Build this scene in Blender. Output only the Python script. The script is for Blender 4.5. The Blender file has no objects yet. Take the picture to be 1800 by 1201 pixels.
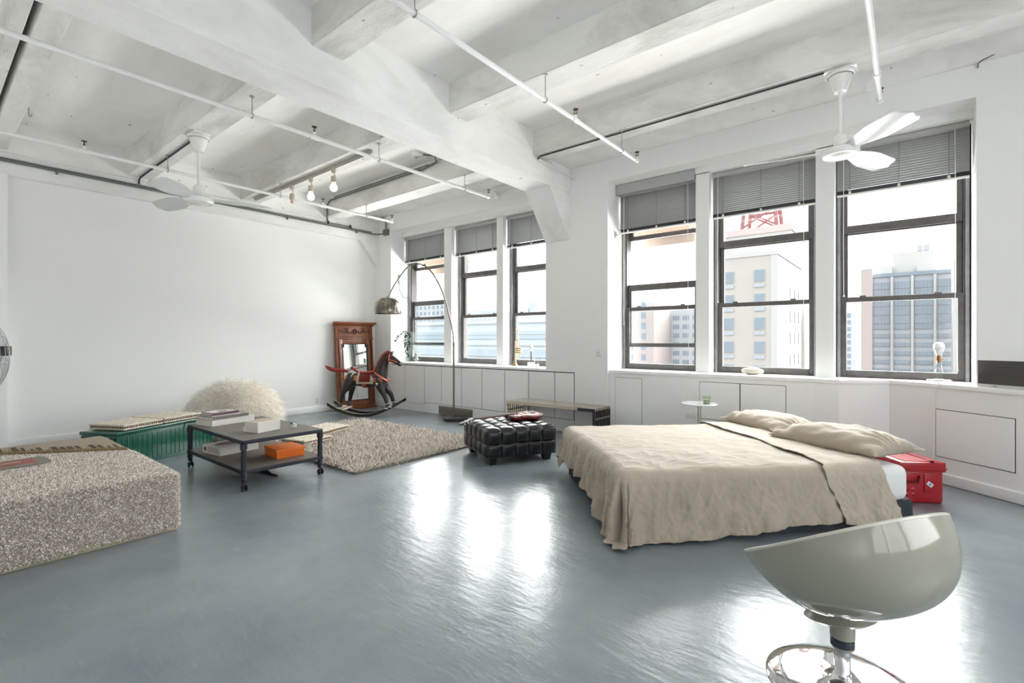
import bpy, bmesh, math, random
import numpy as np
from math import sin, cos, pi, radians, sqrt
from mathutils import Vector, Matrix, noise

random.seed(7)
rng = np.random.default_rng(7)
SC = bpy.context.scene
COL = SC.collection

# ---------------------------------------------------------------- camera
cam_d = bpy.data.cameras.new('camera')
cam_d.sensor_width = 36.0
cam_d.lens = 36.0 * 857.0 / 1800.0
cam_d.shift_y = -0.0007
cam_d.clip_start = 0.05
cam_d.clip_end = 2000
cam = bpy.data.objects.new('camera', cam_d)
COL.objects.link(cam)
cam.location = (0, 0, 1.35)
cam.rotation_euler = (radians(90), 0, radians(39.11))
SC.camera = cam

# ---------------------------------------------------------------- sky
W = bpy.data.worlds.new('overcast_sky')
SC.world = W
W.use_nodes = True
wn = W.node_tree.nodes
wl = W.node_tree.links
wn.clear()
w_out = wn.new('ShaderNodeOutputWorld')
w_bg = wn.new('ShaderNodeBackground')
w_tc = wn.new('ShaderNodeTexCoord')
w_sep = wn.new('ShaderNodeSeparateXYZ')
w_map = wn.new('ShaderNodeMapRange')
w_map.inputs['From Min'].default_value = -0.1
w_map.inputs['From Max'].default_value = 1.0
w_map.inputs['To Min'].default_value = 0.75
w_map.inputs['To Max'].default_value = 1.35
wl.new(w_tc.outputs['Generated'], w_sep.inputs[0])
wl.new(w_sep.outputs['Z'], w_map.inputs['Value'])
w_mul = wn.new('ShaderNodeMath')
w_mul.operation = 'MULTIPLY'
SKY = 3.0
w_mul.inputs[1].default_value = SKY
wl.new(w_map.outputs[0], w_mul.inputs[0])
w_bg.inputs['Color'].default_value = (0.93, 0.965, 1.0, 1)
wl.new(w_mul.outputs[0], w_bg.inputs['Strength'])
wl.new(w_bg.outputs[0], w_out.inputs[0])

# ---------------------------------------------------------------- veiled sun beyond the windows
sun_d = bpy.data.lights.new('veiled_sun', 'SUN')
sun_d.energy = 35.0
sun_d.angle = radians(96)
sun_d.color = (1.0, 0.985, 0.965)
sun = bpy.data.objects.new('veiled_sun', sun_d)
COL.objects.link(sun)
sun.location = (4, 30, 30)
sun.rotation_euler = Vector((0.05, -0.76, -0.65)).to_track_quat('-Z', 'Y').to_euler()

# area lamp added outside the right-hand wall, for daylight through assumed, unseen window openings
side_d = bpy.data.lights.new('assumed_side_window_lamp', 'AREA')
side_d.shape = 'RECTANGLE'
side_d.size = 2.4
side_d.size_y = 2.3
side_d.energy = 42.0
side_d.color = (0.97, 0.985, 1.0)
side = bpy.data.objects.new('assumed_side_window_lamp', side_d)
COL.objects.link(side)
side.location = (3.7, 2.5, 1.8)
side.rotation_euler = Vector((-1.0, -0.10, 0.28)).to_track_quat('-Z', 'Y').to_euler()

# area lamp added for daylight bounced up through the windows from the city below
up_d = bpy.data.lights.new('city_bounce_lamp', 'AREA')
up_d.shape = 'RECTANGLE'
up_d.size = 18.0
up_d.size_y = 2.5
up_d.energy = 4200.0
up_d.color = (1.0, 0.985, 0.96)
up = bpy.data.objects.new('city_bounce_lamp', up_d)
COL.objects.link(up)
up.location = (-3.6, 12.5, -1.6)
up.rotation_euler = Vector((0.0, -0.88, 0.47)).to_track_quat('-Z', 'Y').to_euler()

# added fill lamp behind the camera, aimed up; no fixtures stand there
lo_d = bpy.data.lights.new('added_rear_fill', 'AREA')
lo_d.shape = 'RECTANGLE'
lo_d.size = 5.0
lo_d.size_y = 2.0
lo_d.energy = 55.0
lo_d.spread = radians(150)
lo_d.color = (1.0, 0.985, 0.96)
lo = bpy.data.objects.new('added_rear_fill', lo_d)
COL.objects.link(lo)
lo.location = (-5.2, -1.7, 0.6)
lo.rotation_euler = Vector((-0.05, 0.22, 1.0)).to_track_quat('-Z', 'Y').to_euler()

# ---------------------------------------------------------------- exposure
vs = SC.view_settings
vs.view_transform = 'Standard'
vs.look = 'None'
vs.exposure = 0.0
vs.gamma = 1.0
vs.use_curve_mapping = False
SC.cycles.use_denoising = True
SC.cycles.max_bounces = 14
SC.cycles.diffuse_bounces = 8
SC.cycles.glossy_bounces = 5
SC.cycles.transparent_max_bounces = 16
SC.cycles.sample_clamp_indirect = 8.0
SC.cycles.caustics_reflective = False
SC.cycles.caustics_refractive = False


# ================================================================ helpers
def rgb(r, g, b):
    f = lambda c: (c / 255 / 12.92) if c / 255 <= 0.04045 else ((c / 255 + 0.055) / 1.055) ** 2.4
    return (f(r), f(g), f(b), 1)


def mat(name, col, rough=0.5, metal=0.0, var=0.0, vscale=8.0, bump=0.0, bscale=40.0, col2=None,
        spec=0.5, coat=0.0, coat_rough=0.1, sheen=0.0, stretch=None, detail=4.0, emit=None, estr=0.0, rvar=0.0):
    m = bpy.data.materials.new(name)
    m.use_nodes = True
    nt = m.node_tree
    b = nt.nodes['Principled BSDF']
    b.inputs['Base Color'].default_value = col
    b.inputs['Roughness'].default_value = rough
    b.inputs['Metallic'].default_value = metal
    b.inputs['Specular IOR Level'].default_value = spec
    b.inputs['Coat Weight'].default_value = coat
    b.inputs['Coat Roughness'].default_value = coat_rough
    b.inputs['Sheen Weight'].default_value = sheen
    if emit:
        b.inputs['Emission Color'].default_value = emit
        b.inputs['Emission Strength'].default_value = estr
    if var or bump or col2 or rvar:
        tc = nt.nodes.new('ShaderNodeTexCoord')
        mp = nt.nodes.new('ShaderNodeMapping')
        nt.links.new(tc.outputs['Object'], mp.inputs[0])
        if stretch:
            mp.inputs['Scale'].default_value = stretch
    if var or col2:
        n = nt.nodes.new('ShaderNodeTexNoise')
        n.inputs['Scale'].default_value = vscale
        n.inputs['Detail'].default_value = detail
        nt.links.new(mp.outputs[0], n.inputs['Vector'])
        r = nt.nodes.new('ShaderNodeValToRGB')
        r.color_ramp.elements[0].position = 0.3
        r.color_ramp.elements[1].position = 0.7
        c2 = col2 or tuple(max(0, min(1, c * (1 - var))) for c in col[:3]) + (1,)
        r.color_ramp.elements[0].color = c2
        r.color_ramp.elements[1].color = col
        nt.links.new(n.outputs['Fac'], r.inputs[0])
        nt.links.new(r.outputs[0], b.inputs['Base Color'])
    if bump:
        n2 = nt.nodes.new('ShaderNodeTexNoise')
        n2.inputs['Scale'].default_value = bscale
        n2.inputs['Detail'].default_value = 6
        nt.links.new(mp.outputs[0], n2.inputs['Vector'])
        bp = nt.nodes.new('ShaderNodeBump')
        bp.inputs['Strength'].default_value = bump
        bp.inputs['Distance'].default_value = 0.02
        nt.links.new(n2.outputs['Fac'], bp.inputs['Height'])
        nt.links.new(bp.outputs[0], b.inputs['Normal'])
    if rvar:
        n3 = nt.nodes.new('ShaderNodeTexNoise')
        n3.inputs['Scale'].default_value = vscale * 0.7
        nt.links.new(mp.outputs[0], n3.inputs['Vector'])
        mr = nt.nodes.new('ShaderNodeMapRange')
        mr.inputs['To Min'].default_value = max(0.02, rough - rvar)
        mr.inputs['To Max'].default_value = rough + rvar
        nt.links.new(n3.outputs['Fac'], mr.inputs['Value'])
        nt.links.new(mr.outputs[0], b.inputs['Roughness'])
    return m


def glass_mat(name, tint=(1, 1, 1, 1), rough=0.0, ior=1.45):
    m = bpy.data.materials.new(name)
    m.use_nodes = True
    nt = m.node_tree
    nt.nodes.clear()
    o = nt.nodes.new('ShaderNodeOutputMaterial')
    t = nt.nodes.new('ShaderNodeBsdfTransparent')
    t.inputs['Color'].default_value = tint
    g = nt.nodes.new('ShaderNodeBsdfGlossy')
    g.inputs['Roughness'].default_value = rough
    fr = nt.nodes.new('ShaderNodeFresnel')
    # same reflectance from either side of the thin sheet
    ge = nt.nodes.new('ShaderNodeNewGeometry')
    mr = nt.nodes.new('ShaderNodeMapRange')
    mr.inputs['To Min'].default_value = ior
    mr.inputs['To Max'].default_value = 1.0 / ior
    nt.links.new(ge.outputs['Backfacing'], mr.inputs['Value'])
    nt.links.new(mr.outputs[0], fr.inputs['IOR'])
    mx = nt.nodes.new('ShaderNodeMixShader')
    nt.links.new(fr.outputs[0], mx.inputs[0])
    nt.links.new(t.outputs[0], mx.inputs[1])
    nt.links.new(g.outputs[0], mx.inputs[2])
    nt.links.new(mx.outputs[0], o.inputs[0])
    return m


def island_mat(name, cols, rough=0.8, sheen=0.2):
    """fibre material: each strand takes its own tone"""
    m = bpy.data.materials.new(name)
    m.use_nodes = True
    nt = m.node_tree
    b = nt.nodes['Principled BSDF']
    b.inputs['Roughness'].default_value = rough
    b.inputs['Specular IOR Level'].default_value = 0.15
    b.inputs['Sheen Weight'].default_value = sheen
    g = nt.nodes.new('ShaderNodeNewGeometry')
    r = nt.nodes.new('ShaderNodeValToRGB')
    r.color_ramp.interpolation = 'LINEAR'
    el = r.color_ramp.elements
    el[0].position = 0.0
    el[0].color = cols[0]
    el[1].position = 1.0
    el[1].color = cols[-1]
    for i, c in enumerate(cols[1:-1]):
        e = el.new((i + 1) / (len(cols) - 1))
        e.color = c
    nt.links.new(g.outputs['Random Per Island'], r.inputs[0])
    nt.links.new(r.outputs[0], b.inputs['Base Color'])
    return m


def nb():
    return bmesh.new()


def box(bm, x0, x1, y0, y1, z0, z1, bev=0.0, seg=2, M=None):
    mt = Matrix.Translation(((x0 + x1) / 2, (y0 + y1) / 2, (z0 + z1) / 2)) @ Matrix.Diagonal((abs(x1 - x0), abs(y1 - y0), abs(z1 - z0), 1))
    if M is not None:
        mt = M @ mt
    r = bmesh.ops.create_cube(bm, size=1.0, matrix=mt)
    if bev > 0:
        es = set()
        for v in r['verts']:
            es.update(v.link_edges)
        bmesh.ops.bevel(bm, geom=list(es), offset=bev, segments=seg, affect='EDGES', profile=0.5)
    return bm


def prism(bm, pts, z0, z1, bev=0.0, seg=2, M=None):
    M = M or Matrix.Identity(4)
    lo = [bm.verts.new(M @ Vector((p[0], p[1], z0))) for p in pts]
    hi = [bm.verts.new(M @ Vector((p[0], p[1], z1))) for p in pts]
    n = len(pts)
    fs = [bm.faces.new(list(reversed(lo))), bm.faces.new(hi)]
    for i in range(n):
        fs.append(bm.faces.new((lo[i], lo[(i + 1) % n], hi[(i + 1) % n], hi[i])))
    bmesh.ops.recalc_face_normals(bm, faces=fs)
    if bev > 0:
        es = list(fs[0].edges) + list(fs[1].edges)
        bmesh.ops.bevel(bm, geom=es, offset=bev, segments=seg, affect='EDGES', profile=0.5)
    return bm


def tube(bm, pts, r, n=8, cap=True, closed=False):
    pts = [Vector(p) for p in pts]
    k = len(pts)
    rs = r if isinstance(r, (list, tuple)) else [r] * k
    rings = []
    ref = None
    for i in range(k):
        a = pts[i - 1] if (i > 0 or closed) else pts[i]
        b = pts[(i + 1) % k] if (i < k - 1 or closed) else pts[i]
        t = (b - a)
        if t.length < 1e-9:
            t = Vector((0, 0, 1))
        t.normalize()
        if ref is None:
            ref = Vector((0, 0, 1)) if abs(t.z) < 0.9 else Vector((1, 0, 0))
        u = t.cross(ref)
        if u.length < 1e-6:
            u = t.cross(Vector((0.3, 1, 0.2)))
        u.normalize()
        v = t.cross(u).normalized()
        ref = u.cross(t).normalized()
        rings.append([bm.verts.new(pts[i] + rs[i] * (cos(2 * pi * j / n) * u + sin(2 * pi * j / n) * v)) for j in range(n)])
    fs = []
    for i in range(k if closed else k - 1):
        A, B_ = rings[i], rings[(i + 1) % k]
        for j in range(n):
            fs.append(bm.faces.new((A[j], A[(j + 1) % n], B_[(j + 1) % n], B_[j])))
    if cap and not closed:
        fs.append(bm.faces.new(list(reversed(rings[0]))))
        fs.append(bm.faces.new(rings[-1]))
    bmesh.ops.recalc_face_normals(bm, faces=fs)
    return bm


def lathe(bm, prof, n=32, M=None):
    M = M or Matrix.Identity(4)
    rings = []
    for (r, z) in prof:
        if r < 1e-6:
            rings.append([bm.verts.new(M @ Vector((0, 0, z)))])
        else:
            rings.append([bm.verts.new(M @ Vector((r * cos(2 * pi * j / n), r * sin(2 * pi * j / n), z))) for j in range(n)])
    fs = []
    for A, B_ in zip(rings, rings[1:]):
        for j in range(n):
            a0, a1 = A[j % len(A)], A[(j + 1) % len(A)]
            b0, b1 = B_[j % len(B_)], B_[(j + 1) % len(B_)]
            vs_ = []
            for v in (a0, a1, b1, b0):
                if v not in vs_:
                    vs_.append(v)
            if len(vs_) >= 3:
                try:
                    fs.append(bm.faces.new(vs_))
                except ValueError:
                    pass
    bmesh.ops.recalc_face_normals(bm, faces=fs)
    return bm


def grid(bm, fn, nu, nv, closeu=False, closev=False):
    vs_ = [[bm.verts.new(fn(i / (nu if closeu else nu - 1), j / (nv if closev else nv - 1))) for j in range(nv)] for i in range(nu)]
    fs = []
    for i in range(nu if closeu else nu - 1):
        for j in range(nv if closev else nv - 1):
            q = (vs_[i][j], vs_[(i + 1) % nu][j], vs_[(i + 1) % nu][(j + 1) % nv], vs_[i][(j + 1) % nv])
            fs.append(bm.faces.new(q))
    return fs


def ball(bm, c, r, sub=2, scale=(1, 1, 1), M=None):
    mt = (M or Matrix.Identity(4)) @ Matrix.Translation(c) @ Matrix.Diagonal((scale[0], scale[1], scale[2], 1))
    bmesh.ops.create_icosphere(bm, subdivisions=sub, radius=r, matrix=mt)
    return bm


def link(name, me, m, parent=None):
    o = bpy.data.objects.new(name, me)
    COL.objects.link(o)
    if m is not None and not me.materials:
        me.materials.append(m)
    if parent is not None:
        o.parent = parent
    return o


def obj(name, bm, m, parent=None, smooth=True, angle=38, loc=None, rotz=None):
    me = bpy.data.meshes.new(name)
    bm.to_mesh(me)
    bm.free()
    if smooth:
        me.polygons.foreach_set('use_smooth', [True] * len(me.polygons))
        me.set_sharp_from_angle(angle=radians(angle))
    o = link(name, me, m, parent)
    if loc is not None:
        o.location = loc
    if rotz is not None:
        o.rotation_euler = (0, 0, rotz)
    return o


def tag(o, label, cat, group=None, kind=None):
    o['label'] = label
    o['category'] = cat
    if group:
        o['group'] = group
    if kind:
        o['kind'] = kind
    return o


def thing(name, label, cat, loc=(0, 0, 0), rotz=0.0, group=None, kind=None):
    o = bpy.data.objects.new(name, None)
    o.empty_display_size = 0.1
    COL.objects.link(o)
    o.location = loc
    o.rotation_euler = (0, 0, rotz)
    return tag(o, label, cat, group, kind)


def struct(name, bm, m, label, cat, parent=None, smooth=False, angle=38):
    o = obj(name, bm, m, parent, smooth, angle)
    o['kind'] = 'structure'
    if parent is None:
        o['label'] = label
        o['category'] = cat
    return o


def dup(root, loc=None, rotz=None, label=None, group=None):
    r = root.copy()
    COL.objects.link(r)
    if loc is not None:
        r.location = loc
    if rotz is not None:
        r.rotation_euler = (0, 0, rotz)
    if label:
        r['label'] = label
    if group:
        r['group'] = group
    for ch in list(root.children):
        c = ch.copy()
        COL.objects.link(c)
        c.parent = r
        for g in list(ch.children):
            d = g.copy()
            COL.objects.link(d)
            d.parent = c
    return r


def np_mesh(name, V, Fq):
    me = bpy.data.meshes.new(name)
    nv, nf = len(V), len(Fq)
    k = Fq.shape[1]
    me.vertices.add(nv)
    me.vertices.foreach_set('co', V.astype(np.float32).ravel())
    me.loops.add(nf * k)
    me.loops.foreach_set('vertex_index', Fq.astype(np.int32).ravel())
    me.polygons.add(nf)
    me.polygons.foreach_set('loop_start', np.arange(0, nf * k, k, dtype=np.int32))
    me.polygons.foreach_set('loop_total', np.full(nf, k, dtype=np.int32))
    me.update(calc_edges=True)
    return me


def strands(name, P, D, L, w, segs, droop, m, parent=None, jitter=0.0):
    """ribbon fibres from roots P along D"""
    n = len(P)
    D = D / np.linalg.norm(D, axis=1, keepdims=True)
    rv = rng.normal(size=(n, 3))
    side = np.cross(D, rv)
    side /= np.linalg.norm(side, axis=1, keepdims=True) + 1e-9
    bend = rng.normal(size=(n, 3)) * jitter
    rows = []
    for s in range(segs + 1):
        t = s / segs
        c = P + D * (L * t)[:, None] + (bend * (L * t * t)[:, None])
        c[:, 2] -= droop * L * t * t
        ww = w * (1 - 0.75 * t)
        rows.append(c - side * ww / 2)
        rows.append(c + side * ww / 2)
    V = np.stack(rows, axis=1).reshape(-1, 3)
    base = np.arange(n)[:, None] * (2 * (segs + 1))
    F = []
    for s in range(segs):
        F.append(np.concatenate([base + 2 * s, base + 2 * s + 1, base + 2 * s + 3, base + 2 * s + 2], axis=1))
    F = np.stack(F, axis=1).reshape(-1, 4)
    me = np_mesh(name, V, F)
    o = link(name, me, m, parent)
    o['kind'] = 'stuff'
    return o


def rot(axis, deg):
    return Matrix.Rotation(radians(deg), 4, axis)


def smoothstep(a, b, x):
    t = max(0.0, min(1.0, (x - a) / (b - a)))
    return t * t * (3 - 2 * t)
# ================================================================ materials
M_wall = mat('white_wall_paint', (0.84, 0.84, 0.828, 1), rough=0.55, bump=0.04, bscale=60, spec=0.3)
M_trim = mat('white_gloss_paint', (0.88, 0.88, 0.87, 1), rough=0.38, bump=0.03, bscale=30, spec=0.4)
M_door = mat('white_cabinet_paint', (0.84, 0.84, 0.828, 1), rough=0.42, bump=0.03, bscale=18, spec=0.4)
M_gap = mat('dark_gap', (0.03, 0.028, 0.028, 1), rough=0.9)


def concrete(name, col, col2, bs=14.0, bump=0.35, stretch=(1, 1, 1)):
    m = bpy.data.materials.new(name)
    m.use_nodes = True
    nt = m.node_tree
    L = nt.links
    b = nt.nodes['Principled BSDF']
    b.inputs['Roughness'].default_value = 0.7
    b.inputs['Specular IOR Level'].default_value = 0.25
    tc = nt.nodes.new('ShaderNodeTexCoord')
    mp = nt.nodes.new('ShaderNodeMapping')
    mp.inputs['Scale'].default_value = stretch
    L.new(tc.outputs['Object'], mp.inputs[0])
    n1 = nt.nodes.new('ShaderNodeTexNoise')
    n1.inputs['Scale'].default_value = 1.6
    n1.inputs['Detail'].default_value = 9
    n1.inputs['Roughness'].default_value = 0.62
    n1.inputs['Distortion'].default_value = 0.6
    L.new(mp.outputs[0], n1.inputs['Vector'])
    r = nt.nodes.new('ShaderNodeValToRGB')
    r.color_ramp.elements[0].position = 0.34
    r.color_ramp.elements[0].color = col2
    r.color_ramp.elements[1].position = 0.58
    r.color_ramp.elements[1].color = col
    L.new(n1.outputs['Fac'], r.inputs[0])
    # chipped spots
    n2 = nt.nodes.new('ShaderNodeTexNoise')
    n2.inputs['Scale'].default_value = 9.0
    n2.inputs['Detail'].default_value = 5
    L.new(mp.outputs[0], n2.inputs['Vector'])
    r2 = nt.nodes.new('ShaderNodeValToRGB')
    r2.color_ramp.elements[0].position = 0.715
    r2.color_ramp.elements[0].color = (0, 0, 0, 1)
    r2.color_ramp.elements[1].position = 0.74
    r2.color_ramp.elements[1].color = (1, 1, 1, 1)
    L.new(n2.outputs['Fac'], r2.inputs[0])
    mx = nt.nodes.new('ShaderNodeMix')
    mx.data_type = 'RGBA'
    L.new(r2.outputs[0], mx.inputs[0])
    L.new(r.outputs[0], mx.inputs[6])
    mx.inputs[7].default_value = (0.2, 0.19, 0.17, 1)
    L.new(mx.outputs[2], b.inputs['Base Color'])
    n3 = nt.nodes.new('ShaderNodeTexNoise')
    n3.inputs['Scale'].default_value = bs
    n3.inputs['Detail'].default_value = 9
    n3.inputs['Roughness'].default_value = 0.68
    L.new(mp.outputs[0], n3.inputs['Vector'])
    ad = nt.nodes.new('ShaderNodeMath')
    ad.operation = 'SUBTRACT'
    L.new(n3.outputs['Fac'], ad.inputs[0])
    L.new(r2.outputs[0], ad.inputs[1])
    bp = nt.nodes.new('ShaderNodeBump')
    bp.inputs['Strength'].default_value = bump
    bp.inputs['Distance'].default_value = 0.02
    L.new(ad.outputs[0], bp.inputs['Height'])
    L.new(bp.outputs[0], b.inputs['Normal'])
    return m


M_beam = concrete('white_painted_concrete', (0.80, 0.797, 0.775, 1), (0.60, 0.592, 0.562, 1), 12.0, 0.6, (0.6, 1.6, 1.6))
M_girder = concrete('white_painted_girder', (0.84, 0.84, 0.828, 1), (0.74, 0.738, 0.72, 1), 10.0, 0.4, (1.4, 0.6, 1.4))
M_slab = concrete('white_painted_slab', (0.87, 0.865, 0.845, 1), (0.80, 0.795, 0.765, 1), 8.0, 0.18, (0.5, 1.4, 1))


def floor_mat():
    m = bpy.data.materials.new('grey_blue_painted_concrete')
    m.use_nodes = True
    nt = m.node_tree
    L = nt.links
    N = nt.nodes.new
    b = nt.nodes['Principled BSDF']
    tc = N('ShaderNodeTexCoord')
    warp = N('ShaderNodeTexNoise')
    warp.inputs['Scale'].default_value = 0.7
    warp.inputs['Detail'].default_value = 3
    L.new(tc.outputs['Object'], warp.inputs['Vector'])
    wm = N('ShaderNodeMix')
    wm.data_type = 'RGBA'
    wm.blend_type = 'LINEAR_LIGHT'
    wm.inputs[0].default_value = 0.16
    L.new(tc.outputs['Object'], wm.inputs[6])
    L.new(warp.outputs['Color'], wm.inputs[7])
    # colour clouds
    n1 = N('ShaderNodeTexNoise')
    n1.inputs['Scale'].default_value = 1.1
    n1.inputs['Detail'].default_value = 8
    n1.inputs['Roughness'].default_value = 0.6
    L.new(wm.outputs[2], n1.inputs['Vector'])
    r = N('ShaderNodeValToRGB')
    r.color_ramp.elements[0].position = 0.3
    r.color_ramp.elements[0].color = FLOOR_A
    r.color_ramp.elements[1].position = 0.72
    r.color_ramp.elements[1].color = FLOOR_B
    L.new(n1.outputs['Fac'], r.inputs[0])
    # thin pale scuffs
    mp = N('ShaderNodeMapping')
    mp.inputs['Rotation'].default_value = (0, 0, 0.6)
    mp.inputs['Scale'].default_value = (1.0, 4.0, 1)
    L.new(wm.outputs[2], mp.inputs[0])
    n2 = N('ShaderNodeTexNoise')
    n2.inputs['Scale'].default_value = 3.0
    n2.inputs['Detail'].default_value = 10
    n2.inputs['Roughness'].default_value = 0.7
    L.new(mp.outputs[0], n2.inputs['Vector'])
    r2 = N('ShaderNodeValToRGB')
    r2.color_ramp.elements[0].position = 0.62
    r2.color_ramp.elements[0].color = (0, 0, 0, 1)
    r2.color_ramp.elements[1].position = 0.78
    r2.color_ramp.elements[1].color = (0.34, 0.34, 0.34, 1)
    L.new(n2.outputs['Fac'], r2.inputs[0])
    mx = N('ShaderNodeMix')
    mx.data_type = 'RGBA'
    L.new(r2.outputs[0], mx.inputs[0])
    L.new(r.outputs[0], mx.inputs[6])
    mx.inputs[7].default_value = (0.42, 0.44, 0.46, 1)
    L.new(mx.outputs[2], b.inputs['Base Color'])
    # trowel relief: broad undulation + swept streaks + grit
    n3 = N('ShaderNodeTexNoise')
    n3.inputs['Scale'].default_value = 2.2
    n3.inputs['Detail'].default_value = 5
    n3.inputs['Roughness'].default_value = 0.55
    L.new(wm.outputs[2], n3.inputs['Vector'])
    n4 = N('ShaderNodeTexNoise')
    n4.inputs['Scale'].default_value = 5.0
    n4.inputs['Detail'].default_value = 7
    n4.inputs['Roughness'].default_value = 0.6
    L.new(mp.outputs[0], n4.inputs['Vector'])
    n5 = N('ShaderNodeTexNoise')
    n5.inputs['Scale'].default_value = 45.0
    n5.inputs['Detail'].default_value = 4
    L.new(tc.outputs['Object'], n5.inputs['Vector'])
    a1 = N('ShaderNodeMath')
    a1.operation = 'MULTIPLY_ADD'
    a1.inputs[1].default_value = 0.35
    L.new(n4.outputs['Fac'], a1.inputs[0])
    L.new(n3.outputs['Fac'], a1.inputs[2])
    a2 = N('ShaderNodeMath')
    a2.operation = 'MULTIPLY_ADD'
    a2.inputs[1].default_value = 0.05
    L.new(n5.outputs['Fac'], a2.inputs[0])
    L.new(a1.outputs[0], a2.inputs[2])
    bp = N('ShaderNodeBump')
    bp.inputs['Strength'].default_value = 0.2
    bp.inputs['Distance'].default_value = 0.03
    L.new(a2.outputs[0], bp.inputs['Height'])
    L.new(bp.outputs[0], b.inputs['Normal'])
    mr = N('ShaderNodeMapRange')
    mr.inputs['To Min'].default_value = 0.14
    mr.inputs['To Max'].default_value = 0.30
    L.new(n1.outputs['Fac'], mr.inputs['Value'])
    L.new(mr.outputs[0], b.inputs['Roughness'])
    b.inputs['Specular IOR Level'].default_value = 0.5
    return m


FLOOR_A = (0.160, 0.195, 0.220, 1)
FLOOR_B = (0.255, 0.287, 0.306, 1)
M_floor = floor_mat()

# ================================================================ the room
YW = 6.12      # face of columns and left cabinet
YF = 6.65      # window frames
XL = -8.68     # left wall

b = nb()
box(b, -9.4, 3.4, -3.8, 7.0, -0.15, 0.0)
struct('floor', b, M_floor, 'grey-blue painted concrete floor with a glossy trowelled finish', 'floor')

b = nb()
box(b, -4.1, 3.4, -3.8, 7.0, 4.14, 4.4)
box(b, -9.4, -4.1, -3.8, 7.0, 4.05, 4.4)
struct('ceiling', b, M_slab, 'white painted concrete ceiling slab between the beams', 'ceiling')

b = nb()
box(b, -9.0, XL, -3.8, 7.0, 0, 3.5)
struct('wall_left', b, M_wall, 'large blank white wall on the left', 'wall')
b = nb()
box(b, 3.2, 3.4, -3.8, 7.0, 0, 0.95)
box(b, 3.2, 3.4, -3.8, 7.0, 3.45, 4.2)
for (y0, y1) in ((-3.8, -2.6), (-0.75, -0.55), (1.05, 1.25), (3.72, 7.0)):  # gaps left for assumed windows, so the added side lamp shines in
    box(b, 3.2, 3.4, y0, y1, 0.95, 3.45)
struct('wall_right', b, M_wall, 'white side wall with three assumed window openings', 'wall')
b = nb()
box(b, -9.0, 3.4, -3.8, -3.6, 0, 4.2)
struct('wall_front', b, M_wall, 'plain white wall behind the room', 'wall')

# window wall: lintels, columns, mullion piers
b = nb()
LY = 6.38
for (x0, x1) in ((-8.14, -4.31), (-3.255, 0.48)):
    box(b, x0, x1, YW, 6.77, 3.575, 4.2)
    box(b, x0, x1, LY, 6.77, 3.49, 3.58)
for (x0, x1) in ((-6.85, -6.65), (-5.53, -5.385), (-2.13, -1.96), (-0.805, -0.633)):
    box(b, x0, x1, LY, 6.77, 0.90, 3.5)
box(b, -8.14, -4.31, 6.50, 6.77, -0.1, 0.90)
box(b, -3.255, 0.48, 6.50, 6.77, -0.1, 0.90)
struct('wall_back', b, M_wall, 'white window wall with lintels and mullion piers', 'wall')

b = nb()
box(b, -9.0, -8.14, YW, 6.77, 0, 4.2)
struct('column', b, M_wall, 'white column in the far corner beside the left windows', 'column')
b = nb()
box(b, -4.31, -3.255, YW, 6.77, 0, 4.2)
struct('column', b, M_wall, 'wide white column between the two groups of windows', 'column')
b = nb()
box(b, 0.48, 3.3, YW, 6.77, 0, 4.2)
struct('column', b, M_wall, 'white pier right of the last window, above the flat screen', 'column')

# spandrel beam above the left wall, with its haunch at the corner column
b = nb()
box(b, -9.0, -8.57, -3.7, YW + 0.02, 3.39, 4.1)
hp = [(5.70, 3.392), (6.125, 3.392), (6.125, 2.86)]
vs_ = [[b.verts.new((x, y, z)) for (y, z) in hp] for x in (-8.70, -8.57)]
b.faces.new(vs_[0])
b.faces.new(list(reversed(vs_[1])))
for i in range(3):
    b.faces.new((vs_[0][i], vs_[1][i], vs_[1][(i + 1) % 3], vs_[0][(i + 1) % 3]))
bmesh.ops.recalc_face_normals(b, faces=b.faces)
struct('beam', b, M_girder, 'white edge beam running along the top of the left wall', 'beam')

# main girder with the haunch down to the column
b = nb()
box(b, -4.32, -3.87, -3.7, YW + 0.05, 3.515, 4.3, bev=0.012, seg=1)
hq = [(5.62, 3.52), (6.13, 3.52), (6.13, 2.84)]
hq = [(5.60, 3.517), (6.13, 3.517), (6.13, 2.85), (6.10, 2.85)]
vs_ = [[b.verts.new((x, y, z)) for (y, z) in hq] for x in (-4.30, -3.875)]
b.faces.new(vs_[0])
b.faces.new(list(reversed(vs_[1])))
for i in range(4):
    b.faces.new((vs_[0][i], vs_[1][i], vs_[1][(i + 1) % 4], vs_[0][(i + 1) % 4]))
bmesh.ops.recalc_face_normals(b, faces=b.faces)
struct('girder', b, M_girder, 'deep white concrete girder crossing the room to the wide column', 'beam')

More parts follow.
